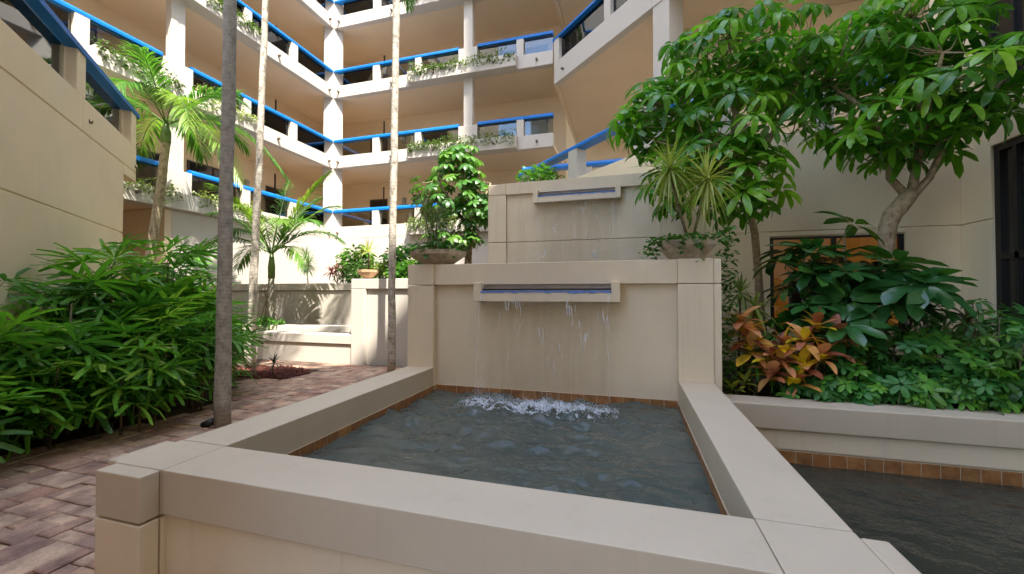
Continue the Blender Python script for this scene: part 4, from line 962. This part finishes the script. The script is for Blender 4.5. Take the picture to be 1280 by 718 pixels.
for x, y, h, lab in DW:
    kind_ = rs.random() > .28
    t = thing('dwarf_umbrella_plant', lab, 'shrub', (x, y, .36), 'dwarf umbrella plants in the right planter'); q = MB()
    for k in range(int(26 + 24 * h)):
        a = rs.uniform(0, 2 * pi); rad = sqrt(rs.random()) * .38; f = 1 - (rad / .42) ** 2
        p = Vector((x + cos(a) * rad, y + sin(a) * rad, .40 + h * (.2 + .8 * f) * rs.uniform(.3, 1.05)))
        if p.y < 5.30: p.y = 5.30 + rs.uniform(0, .15)
        if p.y < 5.40: p.z = max(p.z, .50)
        up = Vector((cos(a) * rad * 1.6 + rs.uniform(-.45, .45), sin(a) * rad * 1.6 - .25 + rs.uniform(-.45, .45), .8))
        put('leaf', rs.choice(DWF if kind_ else DWL), t, p, frame((rs.uniform(-1, 1), rs.uniform(-1, 1), 0), up), rs.uniform(.65, 1.25))
        if k % 3 == 0: q.tube([(x + cos(a) * rad * .3, y + sin(a) * rad * .3, .3), p - Vector((0, 0, .05))], .006, 4)
    q.build('stems', M['cane'], t, True)
dracaena('pale grassy tuft among the dwarf umbrella plants right of the forked trunk', (3.85, 6.5, .36), [(3.85, 6.5, 1.15), (4.0, 6.45, 1.05)], 'trailing', 40, .34, .018, 80, 'grass_tuft', up=.3)
dracaena('dark strappy plant between the forked trunk and the bromeliad', (3.6, 6.75, .36), [(3.6, 6.75, 1.1)], 'brom', 26, .42, .035, 81, 'leafy_plant', up=.5)
# bromeliad and driftwood
t = thing('bromeliad', 'reddish bromeliad mounted on a grey stump below the window corner', 'plant', (4.35, 6.9, .4))
q = MB(); q.tube([(4.35, 6.9, .3), (4.33, 6.88, .9), (4.30, 6.85, 1.25)], [.09, .085, .07], 8); q.tube([(4.33, 6.88, 1.0), (4.2, 6.8, 1.12), (4.1, 6.78, 1.1)], [.05, .04, .035], 7); q.build('stump', M['drift'], t, True)
put('leaf_head', head_mesh(22, .34, .06, M['brom'], 70, .2, .5), t, (4.30, 6.85, 1.25)); put('leaf_head', head_mesh(16, .3, .05, M['umbrella_dark'], 71, .2, .6), t, (4.48, 6.9, 1.05))
q = MB(); q.tube([(4.75, 6.8, .35), (4.8, 6.75, .9), (4.92, 6.7, 1.3), (5.08, 6.72, 1.6), (5.06, 6.7, 1.95)], [.11, .10, .085, .06, .045], 8); q.tube([(4.92, 6.7, 1.3), (4.75, 6.6, 1.5)], [.05, .03], 6)
t = thing('driftwood', 'twisted brown driftwood trunk standing before the tall dark window', 'driftwood', (4.75, 6.8, .36)); q.build('trunk', M['drift'], t, True)
put('air_plant', head_mesh(18, .16, .012, M['shrub'], 72, .3, .4), t, (5.10, 6.66, 1.86))

# ------------------------------------------------------------------ sunlit plants on the raised terrace
def shrub(label, c, r, n, size, m, seed, cat='shrub', name='shrub', ratio=.45):
    t = thing(name, label, cat, (c[0], c[1], 1.84)); cloud(t, 'foliage', M[m], scat(c, r, n, seed), size, seed + 1, ratio)
    q = MB(); r_ = random.Random(seed)
    for _ in range(5): q.tube([(c[0] + r_.uniform(-.1, .1), c[1], 1.7), (c[0] + r_.uniform(-.7, .7) * r[0], c[1] + r_.uniform(-.5, .5) * r[1], c[2])], .012, 5)
    q.build('stems', M['cane'], t, True); return t
shrub('yellow green croton bush tumbling over the sunlit wall end', (-6.7, 10.0, 2.15), (.65, .4, .35), 758, 0.172, 'croton_yellow', 101)
shrub('light green leafy shrub behind the clay bowl', (-6.1, 10.2, 2.5), (.75, .5, .55), 758, 0.184, 'shrub', 102)
shrub('green shrub between the thin trunk and the fountain bowl', (-4.85, 9.3, 2.3), (.65, .5, .5), 758, 0.161, 'shrub', 103)
shrub('bright green shrub low behind the clay bowl', (-5.4, 9.0, 2.15), (.5, .35, .3), 529, 0.138, 'shrub', 104)
shrub('green arching shrub on the rear bed wall', (-7.9, 10.5, 2.2), (.8, .4, .35), 690, 0.276, 'palm_dark', 105, ratio=.14)
shrub('dark green shrub in front of the far corner wall', (-8.8, 11.6, 2.7), (.7, .5, .55), 758, 0.196, 'shrub', 106)
shrub('low green groundcover around the short palm', (-9.5, 8.75, .85), (.6, .2, .16), 368, 0.138, 'shrub', 107, 'groundcover', 'low_plant', .3)
shrub('green leafy plant hiding the foot of the terrace rail', (-2.5, 11.4, 4.9), (.7, .5, .45), 690, 0.161, 'shrub', 108)
dracaena('pink leaved cordyline on the rear bed wall', (-8.7, 10.6, 1.84), [(-8.7, 10.5, 2.35), (-8.4, 10.5, 2.2), (-8.95, 10.6, 2.3)], 'cordyline', 26, .36, .05, 30, 'cordyline', up=.5)
dracaena('spiky young palm on the terrace left of the cordyline', (-10.2, 11.0, 1.84), [(-10.2, 11.0, 2.6), (-10.5, 11.2, 2.9)], 'shrub', 30, .55, .03, 31, 'spiky_plant', up=.4)
dracaena('dark spiky sprout at the edge of the lava rock', (-6.75, 6.4, 0), [(-6.75, 6.4, .25)], 'brom', 22, .32, .03, 32, 'spiky_plant', up=.2)
t = thing('lady_palm', 'lady palm leaves poking out behind the left fountain pillar', 'palm', (-3.35, 7.6, 0)); q = MB(); q.tube([(-3.35, 7.6, -.05), (-3.35, 7.6, 1.7)], .015, 5); q.build('canes', M['cane'], t, True)
for i in range(9):
    az = 180 + 80 * (rs.random() - .5) * 2; out = Vector((cos(radians(az)), sin(radians(az)) * .6, 0)).normalized(); put('fan_leaf', rs.choice(FAN), t, Vector((-3.35, 7.6, .5 + .15 * i)) + out * .3, frame(out, Vector((rs.uniform(-.5, .5), -.8, .6))), .9)

# trailing plants in the walkway planters
def trail(T, zb, u0, u1, lab, seed, dens=300, hang=.34, size=.10):
    r_ = random.Random(seed); pts = []
    for _ in range(int(dens * (u1 - u0))):
        u = r_.uniform(u0, u1); g = .5 + .9 * max(0, noise.noise(Vector((u * 1.3, zb, seed))) + .35)
        if r_.random() < .6: pts.append(Vector(T(u, r_.uniform(-.15, .33), zb + .5 + r_.random() * .3 * g)))
        else: pts.append(Vector(T(u, .33 + r_.uniform(-.01, .06), zb + .5 - r_.random() ** 1.6 * hang * g)))
    t = thing('trailing_plant', lab, 'plant', T((u0 + u1) / 2, .2, zb + .5), 'trailing plants in the walkway planters'); cloud(t, 'foliage', M['trailing'], pts, size, seed, .5, .9, .2)
WH = ['bottom', 'second', 'third', 'fourth']
for k, zb in enumerate(ZB[:4]):
    trail(TL, zb, 4.1, 6.3, f'variegated trailing plant in the {WH[k]} left walkway planter, corner side of its column', 200 + k)
    trail(TL, zb, 6.9, 8.9, f'variegated trailing plant in the {WH[k]} left walkway planter, viewer side of its column', 210 + k)
    trail(TR, zb, 4.1, 6.4, f'variegated trailing plant in the {WH[k]} far walkway planter, corner side of its column', 220 + k, 420)
    trail(TR, zb, 6.5, 8.9, f'variegated trailing plant in the {WH[k]} far walkway planter, shaded side of its column', 230 + k, 260)

# small things
t = thing('ground_uplight', 'small black uplight on the paving beside the grey palm trunk', 'lamp', (-5.0, 3.78, 0))
q = MB(); q.tube([(-5.0, 3.78, 0), (-5.0, 3.78, .05)], .02, 8); q.build('stake', M['black'], t); q = MB(); q.tube([(-5.06, 3.76, .03), (-4.93, 3.80, .075)], [.035, .045], 10); q.build('lamp_head', M['black'], t, True)
dl = MB()
for _ in range(60):
    x = rs.uniform(-3.6, -2.98); y = rs.uniform(3, 8); a = rs.uniform(0, 6.3); blade(dl, (x, y, .008), (cos(a), sin(a), .1), (0, 0, 1), rs.uniform(.03, .08), .02, .1, .4, 3, prof=oval)
tag(dl.build('fallen_leaves', M['brom'], None, True), 'dry leaves fallen on the pavers along the coping', None, None, 'stuff')
